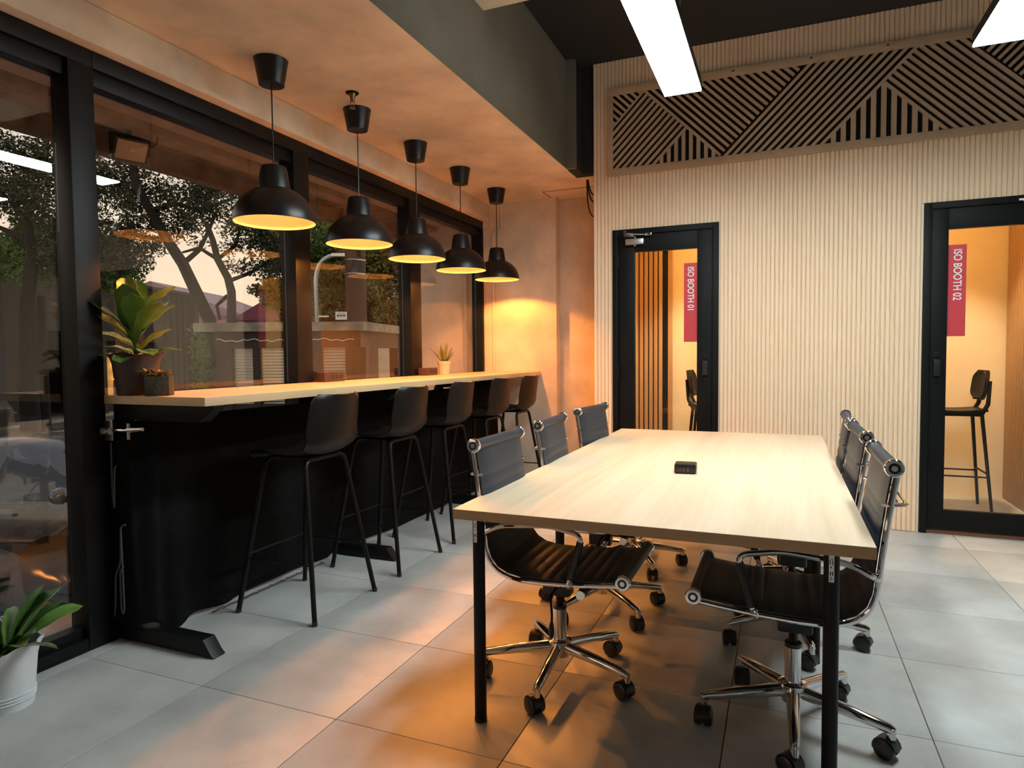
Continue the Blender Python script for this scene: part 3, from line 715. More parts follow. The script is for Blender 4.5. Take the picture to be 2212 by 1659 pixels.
# ================================================================== OFFICE CHAIRS
def office_chair(loc, rz, label, star):
    o = empty('office_chair', loc, rz, label, cat='office chair', group='ribbed leather office chairs at the meeting table')
    ctl = [(.300, .484), (.27, .480), (.20, .472), (.10, .463), (0, .458), (-.08, .459), (-.13, .468), (-.168, .487), (-.193, .517), (-.206, .554), (-.212, .60), (-.218, .66), (-.228, .74), (-.240, .83), (-.252, .905), (-.257, .932)]
    # resample by arclength
    L = [0]
    for i in range(1, len(ctl)): L.append(L[-1]+math.hypot(ctl[i][0]-ctl[i-1][0], ctl[i][1]-ctl[i-1][1]))
    def at(s):
        s = max(0, min(L[-1], s)); i = 0
        while i < len(L)-2 and L[i+1] < s: i += 1
        f = (s-L[i])/(L[i+1]-L[i]); a, b = ctl[i], ctl[i+1]
        return a[0]*(1-f)+b[0]*f, a[1]*(1-f)+b[1]*f
    tot = L[-1]; HW = .218
    def rib(s):
        d = tot-s
        if d < .115: return .55+.45*math.sin(math.pi*min(1, d/.115))**.5 if d > 0 else .5
        if s < .06: return .8
        return abs(math.sin(math.pi*((d-.115)/.047)))**.45
    def sling(s0_, s1_, n):
        gt = []; gb = []
        for i in range(n+1):
            s = s0_+(s1_-s0_)*i/n; a = at(s-.01); b = at(s+.01); p = at(s)
            tx_, tz_ = b[0]-a[0], b[1]-a[1]; q = math.hypot(tx_, tz_); nx, nz = tz_/q, -tx_/q
            if nx*1+nz*.3 < 0 and False: nx, nz = -nx, -nz
            th = .005+.0065*rib(s)
            rt = []; rb = []
            for j in range(-5, 6):
                v = j/5; edge = th*(1-.75*abs(v)**8)
                rt.append((p[0]+nx*edge, HW*v, p[1]+nz*edge)); rb.append((p[0]-nx*edge*.8, HW*v, p[1]-nz*edge*.8))
            gt.append(rt); gb.append(rb)
        m_ = MB(); nv = 11; N = (n+1)*nv; vs = [p for r in gt for p in r]+[p for r in gb for p in r]; fs = []
        for i in range(n):
            for j in range(nv-1):
                a = i*nv+j; fs.append((a, a+1, a+nv+1, a+nv)); fs.append((N+a, N+a+nv, N+a+nv+1, N+a+1))
            for j in (0, nv-1):
                a = i*nv+j; fs.append((a, a+nv, N+a+nv, N+a))
        for i in (0, n):
            for j in range(nv-1):
                a = i*nv+j; fs.append((a, a+1, N+a+1, N+a))
        return m_.add(vs, fs)
    sm_ = sling(0, .50, 84); sm_.tube([(.302, -HW, .484), (.302, HW, .484)], .019, 14)
    sm_.build('seat', LEATH, o, sharp=60)
    bm_ = sling(.50, tot, 76); bm_.tube([(-.258, -HW, .934), (-.258, HW, .934)], .0205, 14)
    bm_.build('backrest', LEATH, o, sharp=60)
    for sg in (-1, 1):
        y = sg*(HW+.002); pts = []
        for i in range(41):
            p_ = at(tot*i/40); a_ = at(tot*i/40-.012); b_ = at(tot*i/40+.012); q_ = math.hypot(b_[0]-a_[0], b_[1]-a_[1])
            pts.append((p_[0]-(b_[1]-a_[1])/q_*.013, y, p_[1]+(b_[0]-a_[0])/q_*.013))
        rl = MB().tube(pts, .0088, 10, flat=1.0).build('side_rail', CHROME, o)
        for (f, z) in ((.302, .484), (-.258, .934)):
            MB().lathe([(.010, -.004), (.024, -.004), (.027, 0), (.027, .010), (.024, .014), (.016, .0145), (.0155, .0125), (.009, .0125), (.0085, .0148), (.003, .0148)][::1], 20, (f, y, z), axis='y').build('end_cap', CHROME, rl) if sg > 0 else \
                MB().lathe([(.010, .004), (.024, .004), (.027, 0), (.027, -.010), (.024, -.014), (.016, -.0145), (.0155, -.0125), (.009, -.0125), (.0085, -.0148), (.003, -.0148)], 20, (f, y, z), axis='y').build('end_cap', CHROME, rl)
        for (f, z) in ((.302, .484), (-.258, .934)):
            MB().lathe([(.0115, sg*.0128), (.0152, sg*.0128), (.0152, sg*.0138), (.0115, sg*.0138)], 20, (f, y, z), axis='y').build('cap_ring', PLASB, rl)
        ya = sg*(HW+.038)
        ap = rounded([(.115, sg*(HW+.02), .462), (.120, ya, .475), (.168, ya, .645), (.04, ya, .668), (-.14, ya, .652), (-.205, ya, .62), (-.214, sg*(HW+.02), .615)], .035, 6)
        ar = MB().tube(ap, .0095, 10).build('armrest', CHROME, o)
        i0 = [i for i, p in enumerate(ap) if p.z > .49][0]
        pad = [p for p in ap if p.z > .485 and p.x > .1 and p.z < .625]
        if len(pad) >= 2: MB().tube(pad, .0128, 10).build('arm_sleeve', PLASB, ar)
        for f_, z_ in ((.115, .461), (-.214, .615)): MB().ell((f_, sg*(HW+.024), z_), .0145, .0145, .0145).build('arm_ball', CHROME, ar)
    # bracket across the back and under the seat
    MB().tube(rounded([(-.236, -HW-.002, .825), (-.292, -HW+.045, .818), (-.292, HW-.045, .818), (-.236, HW+.002, .825)], .03), .016, 8, flat=.35).build('back_brace', CHROME, o)
    MB().box(-.09, .16, -.20, -.15, .436, .450).box(-.09, .16, .15, .20, .436, .450).box(-.03, .10, -.15, .15, .436, .450).build('seat_bracket', BLK, o, bevel=.003)
    MB().box(-.035, .17, -.062, .062, .385, .436).obox((-.005, 0, .36), (.055, 0, 0), (0, .036, 0), (0, 0, .03)).build('tilt_mechanism', PLASB, o, bevel=.01)
    kn = MB().tube([(.13, -.05, .395), (.13, -.15, .395)], .017, 14).build('tension_knob', PLASB, o)
    MB().tube([(.13, -.150, .395), (.13, -.158, .395)], .0172, 14).build('knob_cap', CHROME, kn)
    lv = MB().tube(rounded([(.02, -.05, .39), (.02, -.17, .385), (.04, -.21, .33), (.045, -.23, .30)], .02), .0045, 6).build('lever', BLK, o)
    MB().ell((.047, -.236, .285), .010, .014, .034).build('lever_grip', PLASB, lv)
    MB().tube([(0, 0, .27), (0, 0, .36)], .014, 12).build('gas_spring', BLK, o)
    gc = MB().tube([(0, 0, .14), (0, 0, .275)], .026, 20).build('gas_column', CHROME, o)
    MB().tube([(0, 0, .275), (0, 0, .289)], .027, 20).build('column_collar', PLASB, gc)
    MB().lathe([(.026, .085), (.036, .088), (.038, .13), (.046, .142), (.046, .150), (.03, .156)], 24).build('base_hub', CHROME, o)
    for k_ in range(5):
        a = R(star+72*k_)-rz; c, s_ = math.cos(a), math.sin(a)
        bl = MB().tube([(c*.03, s_*.03, .124), (c*.16, s_*.16, .112), (c*.29, s_*.29, .096), (c*.302, s_*.302, .09)], [.022, .0195, .0155, .0135], 12).tube([(c*.296, s_*.296, .100), (c*.296, s_*.296, .066)], .013, 12).build('base_leg', CHROME, o)
        b2 = a+[1.9, 2.6, 1.2, -2.2, 2.9][k_]; cx, cy = c*.296, s_*.296
        ox, oy = math.cos(b2)*.014, math.sin(b2)*.014; sx_, sy_ = -math.sin(b2), math.cos(b2)
        cs = MB()
        for q in (-1, 1): cs.tube([(cx+ox+sx_*q*.006, cy+oy+sy_*q*.006, .0315), (cx+ox+sx_*q*.025, cy+oy+sy_*q*.025, .0315), (cx+ox+sx_*q*.029, cy+oy+sy_*q*.029, .0315)], [.031, .031, .025], 20)
        cs.build('caster', PLASB, bl)
        hd = []
        for q in range(9):
            t_ = R(-15+q*23.75); hd.append([(cx+ox+math.cos(b2)*.0345*math.cos(t_)+sx_*w_, cy+oy+math.sin(b2)*.0345*math.cos(t_)+sy_*w_, .0325+.0345*math.sin(t_)) for w_ in (-.022, 0, .022)])
        MB().sheet(hd, .003).tube([(cx, cy, .045), (cx, cy, .064)], .0135, 10).build('caster_hood', PLASB, bl)
    return o
cl = ['black ribbed office chair on the counter side, beside the labelled table leg', 'middle black ribbed office chair of the three on the counter side of the table', 'black ribbed office chair on the counter side by the door of booth 01',
      'black ribbed office chair pushed in opposite the counter, beside the labelled table leg', 'middle black ribbed office chair of the three on the side facing the counter', 'black ribbed office chair facing the counter, farthest along the table toward booth 02']
office_chair((-.798, 2.40, 0), 0, cl[0], 56.2); office_chair((-.815, 3.12, 0), R(3), cl[1], 30); office_chair((-.82, 3.86, 0), R(-6), cl[2], 16)
office_chair((.045, 2.365, 0), R(180), cl[3], 54.2); office_chair((.05, 3.10, 0), R(181), cl[4], 68); office_chair((.055, 3.68, 0), R(178), cl[5], 40)

# ================================================================== OUTDOORS
ASPH = mat('asphalt', (.075, .072, .068), rough=.85, var=.25, vscale=1.5, bump=.2, bscale=40, coords='World')
CONC = mat('outdoor concrete', (.30, .27, .22), rough=.85, var=.3, vscale=3, bump=.15, bscale=20, coords='World')
SOFF = mat('eave soffit paint', (.40, .30, .26), rough=.8, var=.12, vscale=2, coords='World')
BEAMO = mat('eave beam concrete', (.20, .15, .11), rough=.9, var=.35, vscale=6, bump=.2, bscale=25, coords='World')
struct('ground_outdoors', MB().box(-70, -2.96, -40, 70, GZ-.2, GZ), ASPH)
struct('porch_slab', MB().box(-3.35, -2.935, -2.6, 6.1, GZ, -.03), CONC)
struct('eave', MB().box(-3.365, -2.89, -2.7, 6.1, 2.62, 2.9), SOFF)
struct('eave_step', MB().box(-3.603, -3.366, -2.7, 6.1, 2.573, 2.9), BEAMO)
struct('eave_beam', MB().box(-3.70, -3.604, -2.7, 6.1, 2.458, 2.9), BEAMO)
struct('wall_wing', MB().box(-3.60, -3.03, 6.101, 6.3, GZ, 2.9).box(-3.03, -2.971, 6.14, 6.3, GZ, 2.9), PLASTER)
# flood lamp under the eave
fo = empty('flood_lamp', (-3.46, 2.67, 2.573), R(-20), 'square outdoor flood lamp under the concrete eave', 'flood lamp')
MB().tube([(0, 0, 0), (0, 0, -.03)], .012, 8).box(-.012, .012, -.10, .10, -.036, -.03).box(-.012, .012, -.103, -.099, -.13, -.03).box(-.012, .012, .099, .103, -.13, -.03).build('bracket', BLK, fo)
rt = Matrix.Rotation(R(38), 3, 'Y')
hd_ = MB().obox((-.0, 0, -.10), rt @ Vector((.03, 0, 0)), (0, .092, 0), rt @ Vector((0, 0, .07))).build('housing', PLASB, fo, bevel=.006)
MB().obox(Vector((0, 0, -.10))+rt @ Vector((.0312, 0, 0)), rt @ Vector((.0015, 0, 0)), (0, .078, 0), rt @ Vector((0, 0, .057))).build('reflector', mat('flood reflector', (.30, .28, .26), rough=.35, metal=.3, var=.1), hd_)
MB().obox(Vector((0, 0, -.10))+rt @ Vector((.034, 0, .01)), rt @ Vector((.001, 0, 0)), (0, .013, 0), rt @ Vector((0, 0, .013))).build('chip', mat('flood chip', (.7, .45, .08), rough=.5, var=.05), hd_)
MB().tube(bez((0, .03, -.05), (.03, .14, -.12), (.0, .15, 0), 10), .004, 6).build('cable', BLK, fo)

# --- frames for things described along a ground line
class Frame:
    def __init__(s, A, B, z0=GZ):
        s.A = Vector((A.x, A.y, 0)); s.B = Vector((B.x, B.y, 0)); s.u = (s.B-s.A).normalized(); s.n = Vector((s.u.y, -s.u.x, 0)); s.w = (s.B-s.A).length
    def box(s, mb, a0, a1, d0, d1, z0, z1):   # a along, d outward (towards the room), z up
        c = s.A+s.u*((a0+a1)/2)+s.n*((d0+d1)/2)+Vector((0, 0, (z0+z1)/2))
        return mb.obox(c, s.u*((a1-a0)/2), s.n*((d1-d0)/2), Vector((0, 0, (z1-z0)/2)))
    def pt(s, a, d, z): return s.A+s.u*a+s.n*d+Vector((0, 0, z))
# dark corrugated building
BLD = mat('dark corrugated cladding', (.013, .010, .008), rough=.7, var=.12, vscale=1.2, bump=.0)
fr = Frame(pd(0, 700, 20), pd(430, 700, 31))
B0 = empty('dark_building', tuple(fr.A+Vector((0, 0, GZ))), 0, 'dark brown clad building with a tall garage opening across the road', 'building')
def bpart(name, boxes, m, par, F=fr, **k):
    b = MB()
    for q in boxes: F.box(b, *q)
    org = Vector(par.location) if par.parent is None else Vector(par.parent.location)
    b.v = [tuple(Vector(v)-org) for v in b.v]
    return b.build(name, m, par, **k)
def apx(px, F=fr):                       # position along the facade where pixel column px meets it
    d = (pd(px, 700, 1)-EYEP); den = d.x*F.u.y-d.y*F.u.x
    t = (F.A.x*F.u.y-F.A.y*F.u.x)/den
    p = EYEP+d*t
    return (Vector((p.x, p.y, 0))-F.A).dot(F.u)
top = 4.15; g0, g1 = apx(72), apx(182); h0, h1 = apx(228), apx(356)
bpart('wall', [(-22, apx(-60), -.3, 0, GZ, top), (apx(-20), g0, -.3, 0, GZ, top), (apx(-60), apx(-20), -.3, 0, 2.3, top), (g0, g1, -.3, 0, 2.25, top), (g1, h0, -.3, 0, GZ, top), (h0, h1, -.3, 0, 1.95, top), (h1, fr.w, -.3, 0, GZ, top), (-22, fr.w, -9, -8.7, GZ, top), (fr.w-.3, fr.w, -8.7, -.3, GZ, top)], BLD, B0)
bpart('roof', [(-22.2, fr.w+.2, -9.2, .12, top, top+.12)], BLD, B0)
bpart('floor_slab', [(-22, fr.w, -8.7, 0, GZ, GZ+.1)], CONC, B0)
a = h1
while a < fr.w-.1:
    bpart('rib', [(a, a+.12, 0, .05, GZ, top)], BLD, B0); a += .45
wl = bpart('back_partition', [(g0-1, g1+1, -3.4, -3.2, GZ, 2.3), (h0-.02, h1+.02, -.6, -.45, GZ, 2.0)], mat('dark interior', (.02, .018, .016), rough=.9, var=.2), B0)
LITW = mat('lit window', (.5, .3, .1), emit=(1.0, .45, .08), estr=.45, col2=(.1, .05, .02), vscale=2)
for k_, (p0_, p1_, z0_, z1_) in enumerate(((232, 262, -.2, 1.5), (268, 300, .6, 1.5), (305, 350, .5, 1.6))):
    bpart('window', [(apx(p0_), apx(p1_), -.449, -.42, z0_, z1_)], LITW, B0)
for k_ in range(5):
    pp = random.uniform(238, 345); ap_ = apx(pp); zz = random.uniform(.2, 1.4)
    bpart('small_lamp', [(ap_, ap_+.16, -.4, -.3, zz, zz+.16)], mat('small warm lamp', (1, .8, .4), emit=(1, .66, .2), estr=6), B0)

# guard house
DKW = mat('dark brown timber', (.028, .013, .009), rough=.6, var=.2, vscale=5)
SLAB = mat('guard house slab', (.26, .25, .19), rough=.9, var=.4, vscale=5, coords='World')
GA, GB, GC = pd(425, 700, 10), pd(778, 700, 10), pd(888, 700, 12.6)
fa = Frame(GA, GB); fb = Frame(GB, GC)
G0 = empty('guard_house', (GB.x, GB.y, GZ), 0, 'low brown guard house with flat concrete roof and window blinds outside', 'building')
zr0, zr1 = 1.665, 1.80
sl_ = MB(); inw = Vector((-CF.x*-1, -CF.y*-1, 0)).normalized()
rp_ = [fa.pt(0, .12, 0), fa.pt(fa.w+.08, .12, 0), fb.pt(fb.w, .12, 0), fb.pt(fb.w, -1.3, 0), fa.pt(0, -1.6, 0)]
org = Vector((GB.x, GB.y, GZ))
sl_.prism([(p.x, p.y) for p in rp_], lambda a_, b_, d_: Vector((a_, b_, d_))-org, zr0, zr1)
sl_.build('roof_slab', SLAB, G0)
def S(px): return (px-425)/(778-425)*fa.w
zf = 1.41
gb_ = lambda nm, bx, m, F=fa, **k: bpart(nm, bx, m, G0, F, **k)
gb_('fascia', [(S(462), fa.w, -.15, 0, zf, zr0)], DKW); gb_('fascia', [(0, fb.w-.1, -.15, 0, zf, zr0)], DKW, fb)
cols = [(465, 500), (545, 560), (642, 693), (745, 760), (790, 800)]
for p0_, p1_ in cols: gb_('post', [(S(p0_), min(fa.w, S(p1_)), -.14, .02, GZ, zf)], DKW)
Q = lambda px: (px-778)/(888-778)*fb.w
for p0_, p1_ in ((778, 808), (850, 866)): gb_('post', [(Q(p0_), Q(p1_), -.14, .02, GZ, zf)], DKW, fb)
gb_('wall', [(S(500), S(760), -.12, 0, GZ, .55)], DKW); gb_('wall', [(Q(808), Q(850), -.12, 0, GZ, .5)], DKW, fb)
BLIND = mat('blind slat', (.66, .64, .54), rough=.6, var=.08); BLINDC = mat('blind cool', (.50, .56, .52), rough=.6, var=.08)
for p0_, p1_ in ((500, 545), (560, 642), (693, 745)):
    b = MB(); z = .56
    while z < zf:
        c = fa.pt((S(p0_)+S(p1_))/2, -.07, z)-org
        b.obox(c, fa.u*((S(p1_)-S(p0_))/2-.012), fa.n*.014+Vector((0, 0, -.016)), Vector((0, 0, .0012))+fa.n*.0006); z += .047
    b.build('blind', BLIND, G0)
    gb_('pane', [(S(p0_), S(p1_), -.035, -.03, .55, zf)], DGLASS)
gb_('inner_wall', [(S(490), S(750), -1.2, -1.15, GZ, zr0)], mat('guard house interior', (.12, .10, .08), rough=.9, var=.1))
gb_('pane', [(Q(808), Q(850), -.06, -.055, .5, zf)], DGLASS, fb)
b = MB()
pts = [fa.pt(S(470)+i*.06, .05, 1.55+.012*math.sin(i*2.1)-.03*abs(math.sin(i*.35))) - org for i in range(int((fa.w-S(470))/.06))]
b.tube(pts, .006, 5).build('light_string', WHITEM, G0)

# tall post behind the guard house, street lamp, small sign
PST = mat('brown post', (.055, .035, .027), rough=.75, var=.3, vscale=3, stretch=(6, 6, .6))
pc = pd(770, 690, 12.45)
po = empty('utility_pole', (pc.x, pc.y, GZ), 0, 'thick brown utility pole with metal bands behind the guard house', 'pole')
MB().tube([(0, 0, 0), (0, 0, 5), (0, 0, 9)], [.205, .19, .18], 24).build('shaft', PST, po)
for z in (2.75, 3.72, 3.98, 4.3): MB().lathe([(.198, z), (.202, z+.01), (.198, z+.02)], 24).build('band', STEEL, po)
MB().tube([(.16, -.1, 4.05), (.16, -.1, 4.5)], .05, 10).build('insulator', BLK, po)
lc = pd(684, 690, 12.6)
la = empty('street_lamp', (lc.x, lc.y, GZ), 0, 'slim grey street lamp post with a curved arm', 'street lamp')
u2 = Vector((CR.x, CR.y, 0))
MB().tube([Vector((0, 0, 0)), Vector((0, 0, 3.6))]+bez((0, 0, 3.6), (0, 0, 4.05), u2*.35+Vector((0, 0, 4.12)), 8)[1:], .04, 10).build('pole', STEEL, la)
MB().obox(u2*.5+Vector((0, 0, 4.12)), u2*.18, Vector((-u2.y, u2.x, 0))*.06, (0, 0, .035)).build('lamp_head', STEEL, la, bevel=.01)
MB().obox(u2*.12+Vector((0, 0, 2.95)), u2*.12, Vector((-u2.y, u2.x, 0))*.012, (0, 0, .012)).build('cross_arm', STEEL, la)
sg = pd(737, 682, 9.85)
sn = empty('roof_sign', (sg.x, sg.y, sg.z-.06), YAW+R(4), 'small white sign board standing on the guard house roof', 'sign')
MB().box(-.085, .085, -.004, .004, 0, .12).build('board', WHITEM, sn)
b = MB()
for x0_, x1_, z0_, z1_ in ((-.06, -.025, .045, .075), (-.015, .012, .048, .078), (.025, .06, .05, .08)): b.box(x0_, x1_, -.0055, -.0042, z0_, z1_)
b.build('print', CORDM, sn); MB().box(-.06, .06, -.0055, -.0042, .098, .104).build('print', RED, sn)

# pink houses
PINK = mat('pink wall', (.50, .27, .33), rough=.8, var=.1); PINKR = mat('pink roof', (.34, .22, .27), rough=.7, var=.12, vscale=1)
MAG = mat('magenta gable', (.22, .06, .09), rough=.8, var=.1)
def house(px, py, D, w, d, hwall, hroof, rz, label, m1, m2):
    c = pd(px, py, D)
    o = empty('house', (c.x, c.y, GZ), rz, label, 'house')
    MB().box(-w/2, w/2, -d/2, d/2, 0, hwall).build('wall', m1, o)
    MB().prism([(-d/2-.3, hwall), (d/2+.3, hwall), (0, hroof)], lambda a_, b_, x_: (x_, a_, b_), -w/2-.2, w/2+.2).build('roof', m2, o)
    MB().prism([(-d/2, hwall+.05), (d/2, hwall+.05), (0, hroof-.25)], lambda a_, b_, x_: (x_, a_, b_), w/2+.21, w/2+.25).build('gable', m2, o)
    for x_ in (-w*.3, 0, w*.3): MB().box(x_-.4, x_+.4, -d/2-.03, -d/2-.005, hwall*.45, hwall*.75).build('window', BLKF, o)
house(415, 700, 46, 10, 11.4, 4.75, 7.0, YAW-R(90), 'pink house with a broad gable behind the tree trunks', PINK, PINKR)
house(580, 700, 37, 4, 2.6, 4.1, 5.1, YAW-R(80), 'smaller magenta gabled house beside the pink house', PINK, MAG)

# trees
BARK = mat('bark', (.008, .0065, .005), rough=.95, var=.35, vscale=8, bump=.4, bscale=30, stretch=(1, 1, .3))
def foliage(mb, c, r, n, size, rg, flat=.8):
    c = Vector(c)
    for _ in range(n):
        d = Vector((rg.gauss(0, 1), rg.gauss(0, 1), rg.gauss(0, 1))).normalized()*(rg.random()**.45)
        p = c+Vector((d.x*r, d.y*r, d.z*r*flat))
        a = Vector((rg.uniform(-1, 1), rg.uniform(-1, 1), rg.uniform(-1, .35))).normalized()
        b_ = a.cross(Vector((rg.uniform(-1, 1), rg.uniform(-1, 1), rg.uniform(-1, 1)))).normalized()
        s_ = size*rg.uniform(.6, 1.25); q = b_.cross(a)*s_*.12
        mb.add([p-a*s_*.5, p+b_*s_*.26+q, p+a*s_*.5, p-b_*s_*.26+q], [(0, 1, 2, 3)])
def tree(label, trunk, branches, crown, m, size, seed, r0, D, base=None, name='tree'):
    rg = random.Random(seed); P0 = pd(*trunk[0]) if len(trunk[0]) == 3 else pd(*trunk[0], D)
    o = empty(name, (P0.x, P0.y, GZ), 0, label, 'tree', 'trees seen through the window')
    og = Vector((P0.x, P0.y, GZ))
    pts = [Vector((P0.x, P0.y, GZ))]+[pd(a_, b_, D) for a_, b_ in trunk]
    MB().tube([p-og for p in pts], [r0*1.2]+[r0*(1-.6*i/len(trunk)) for i in range(len(trunk))], 10).build('trunk', BARK, o)
    for br in branches:
        q = [pd(a_, b_, D+(i*.25 if i else 0)) for i, (a_, b_) in enumerate(br)]
        MB().tube([p-og for p in q], [r0*.42*(1-.65*i/len(br)) for i in range(len(br))], 7).build('branch', BARK, o)
    f = MB()
    for (a_, b_, dd, rr, n) in crown:
        c = pd(a_, b_, D+dd)-og
        k_ = max(1, int(rr*5))
        for _ in range(k_*3):
            e_ = Vector((rg.gauss(0, 1), rg.gauss(0, 1), rg.gauss(0, 1))).normalized()*rr*(rg.random()**.4)*.8
            foliage(f, c+Vector((e_.x, e_.y, e_.z*.8)), rr*.42, max(4, n//(k_*3)), size, rg)
    me = bpy.data.meshes.new('foliage'); me.from_pydata(f.v, [], f.f); me.materials.append(m); me.validate()
    lf = link('foliage', me, o); lf['kind'] = 'stuff'
    return o
LD = mat('dark tree leaf', (.035, .050, .018), rough=.6, var=.4, vscale=1.2)
LG = mat('green tree leaf', (.11, .21, .04), rough=.6, var=.45, vscale=1.5)
LY = mat('yellow green tree leaf', (.17, .17, .035), rough=.6, var=.4, vscale=1.5)
LB = mat('mango tree leaf', (.17, .24, .045), rough=.6, col2=(.20, .12, .055), vscale=1.6)
tree('large dark tree with a leaning bare trunk behind the guard house roof', [(470, 760), (452, 690), (428, 640), (395, 570), (362, 520), (325, 455), (293, 400), (285, 350), (262, 300)],
     [[(325, 455), (380, 440), (430, 455), (500, 430)], [(362, 520), (300, 510), (240, 480), (180, 490)], [(293, 400), (230, 390), (170, 350)], [(285, 350), (350, 330), (420, 345)], [(395, 570), (430, 540), (450, 500), (470, 450)]],
     [(285, 320, 0, 1.0, 2600), (390, 350, .4, 1.0, 2600), (200, 360, .5, .9, 2200), (250, 430, .3, .9, 2200), (360, 440, .6, .9, 2000), (450, 420, .6, .8, 1900), (300, 510, .2, .7, 1500), (215, 520, .2, .8, 2200), (410, 490, .6, .6, 700), (320, 290, 0, .8, 1500), (470, 370, .2, .7, 1500), (260, 570, 1, .7, 1800)], LD, .085, 11, .14, 13.5)
tree('dark forked tree with an upright trunk between the pink houses', [(500, 760), (500, 690), (500, 630), (492, 600), (470, 560), (460, 520), (445, 480)],
     [[(500, 605), (540, 590), (580, 565), (630, 555)], [(490, 640), (468, 660), (475, 690)], [(470, 560), (510, 530), (520, 480)], [(470, 560), (430, 535), (395, 545)]],
     [(530, 470, 0, .8, 1700), (580, 510, .3, .8, 1800), (610, 560, .3, .7, 1500), (560, 560, .2, .6, 700), (600, 430, .2, .9, 2200), (510, 560, .5, .5, 350), (540, 400, .2, .8, 1700)], LD, .08, 12, .10, 13.0)
tree('yellow green tree rising over the guard house roof', [(612, 760), (612, 700), (610, 650)], [], [(600, 640, 0, .75, 2200), (625, 690, .2, .6, 1600), (575, 620, .3, .5, 900), (640, 600, 0, .8, 2400), (620, 520, .6, .9, 2400)], LY, .10, 13, .12, 16.5)
tree('broad green tree above the dark building roof', [(60, 780), (60, 650), (70, 560), (60, 480)], [[(70, 560), (120, 500), (150, 450)], [(60, 480), (20, 430), (-20, 400)], [(60, 520), (20, 500), (-30, 480)]],
     [(20, 330, 0, 1.3, 2300), (90, 380, .3, 1.2, 2000), (140, 330, 0, 1.1, 2000), (50, 440, .2, 1.0, 900), (-60, 420, 0, 1.3, 1600), (120, 460, .3, .9, 900), (150, 520, 0, 1.0, 2600), (190, 560, .6, .9, 2200)], LD, .12, 14, .2, 17.0)
tree('bright green bushy tree growing in front of the dark roofline', [(90, 780), (90, 640)], [], [(40, 555, 0, 1.1, 3200), (110, 545, .3, 1.1, 3200), (-30, 545, 0, 1.0, 2400), (165, 555, .2, .9, 2600), (80, 510, .5, .9, 1600), (240, 585, .6, .8, 2200)], LG, .13, 15, .15, 18.0)
tree('light green mango tree beside the utility pole', [(830, 780), (830, 700), (820, 640)], [[(820, 640), (780, 600), (740, 590)], [(820, 640), (860, 600)]],
     [(830, 650, 0, .7, 1900), (870, 600, .2, .7, 1900), (790, 600, .2, .7, 1800), (850, 540, .3, .8, 2100), (780, 540, .3, .7, 1700), (890, 670, 0, .5, 1000), (910, 600, .5, .7, 1500)], LB, .13, 16, .14, 15.0)
tree('mid green tree with drooping leaves beside the grey street lamp', [(715, 780), (715, 690), (715, 640)], [], [(715, 640, 0, .65, 1700), (740, 590, .2, .7, 1700), (690, 600, .2, .7, 1700), (715, 530, .3, .9, 2300), (680, 670, 0, .5, 1000), (660, 560, .4, .8, 1700)], LG, .125, 17, .12, 15.6)
tree('tall dark tree mass behind the utility pole', [(790, 780), (790, 640), (780, 540)], [], [(700, 500, 0, 1.6, 3600), (800, 490, .4, 1.6, 3600), (890, 520, .4, 1.6, 3400), (760, 600, .4, 1.5, 3200), (860, 630, .4, 1.5, 3200), (690, 620, 0, 1.3, 2600), (950, 560, 0, 1.4, 2200), (715, 690, 0, 1.0, 2600), (790, 690, 0, 1.0, 2600), (665, 690, 0, .8, 1800), (870, 700, 0, 1.0, 2000)], LD, .16, 18, .2, 20.0)
sh = [('bright green shrub between the dark building and the guard house', (450, 725), 14.5, .45, LG, 1700), ('leafy shrub seen through the guard house window', (835, 775), 13.2, .55, LB, 1700), ('dark climbing shrub beside the guard house post', (478, 810), 10.6, .30, LD, 1200), ('green shrub at the guard house corner', (880, 760), 12.9, .45, LG, 1500)]
for i, (lab, (a_, b_), D, r_, m, n) in enumerate(sh):
    c = pd(a_, b_, D); o = empty('shrub', (c.x, c.y, GZ), 0, lab, 'shrub'); f = MB(); rg = random.Random(40+i)
    for kk in range(5): foliage(f, (0, 0, c.z-GZ-kk*.35), r_*(1-.05*kk), n//3, .10, rg)
    me = bpy.data.meshes.new('foliage'); me.from_pydata(f.v, [], f.f); me.materials.append(m); lf = link('foliage', me, o); lf['kind'] = 'stuff'
    MB().tube([(0, 0, 0), (0, 0, max(.3, c.z-GZ-.2))], .03, 6).build('stem', BARK, o)

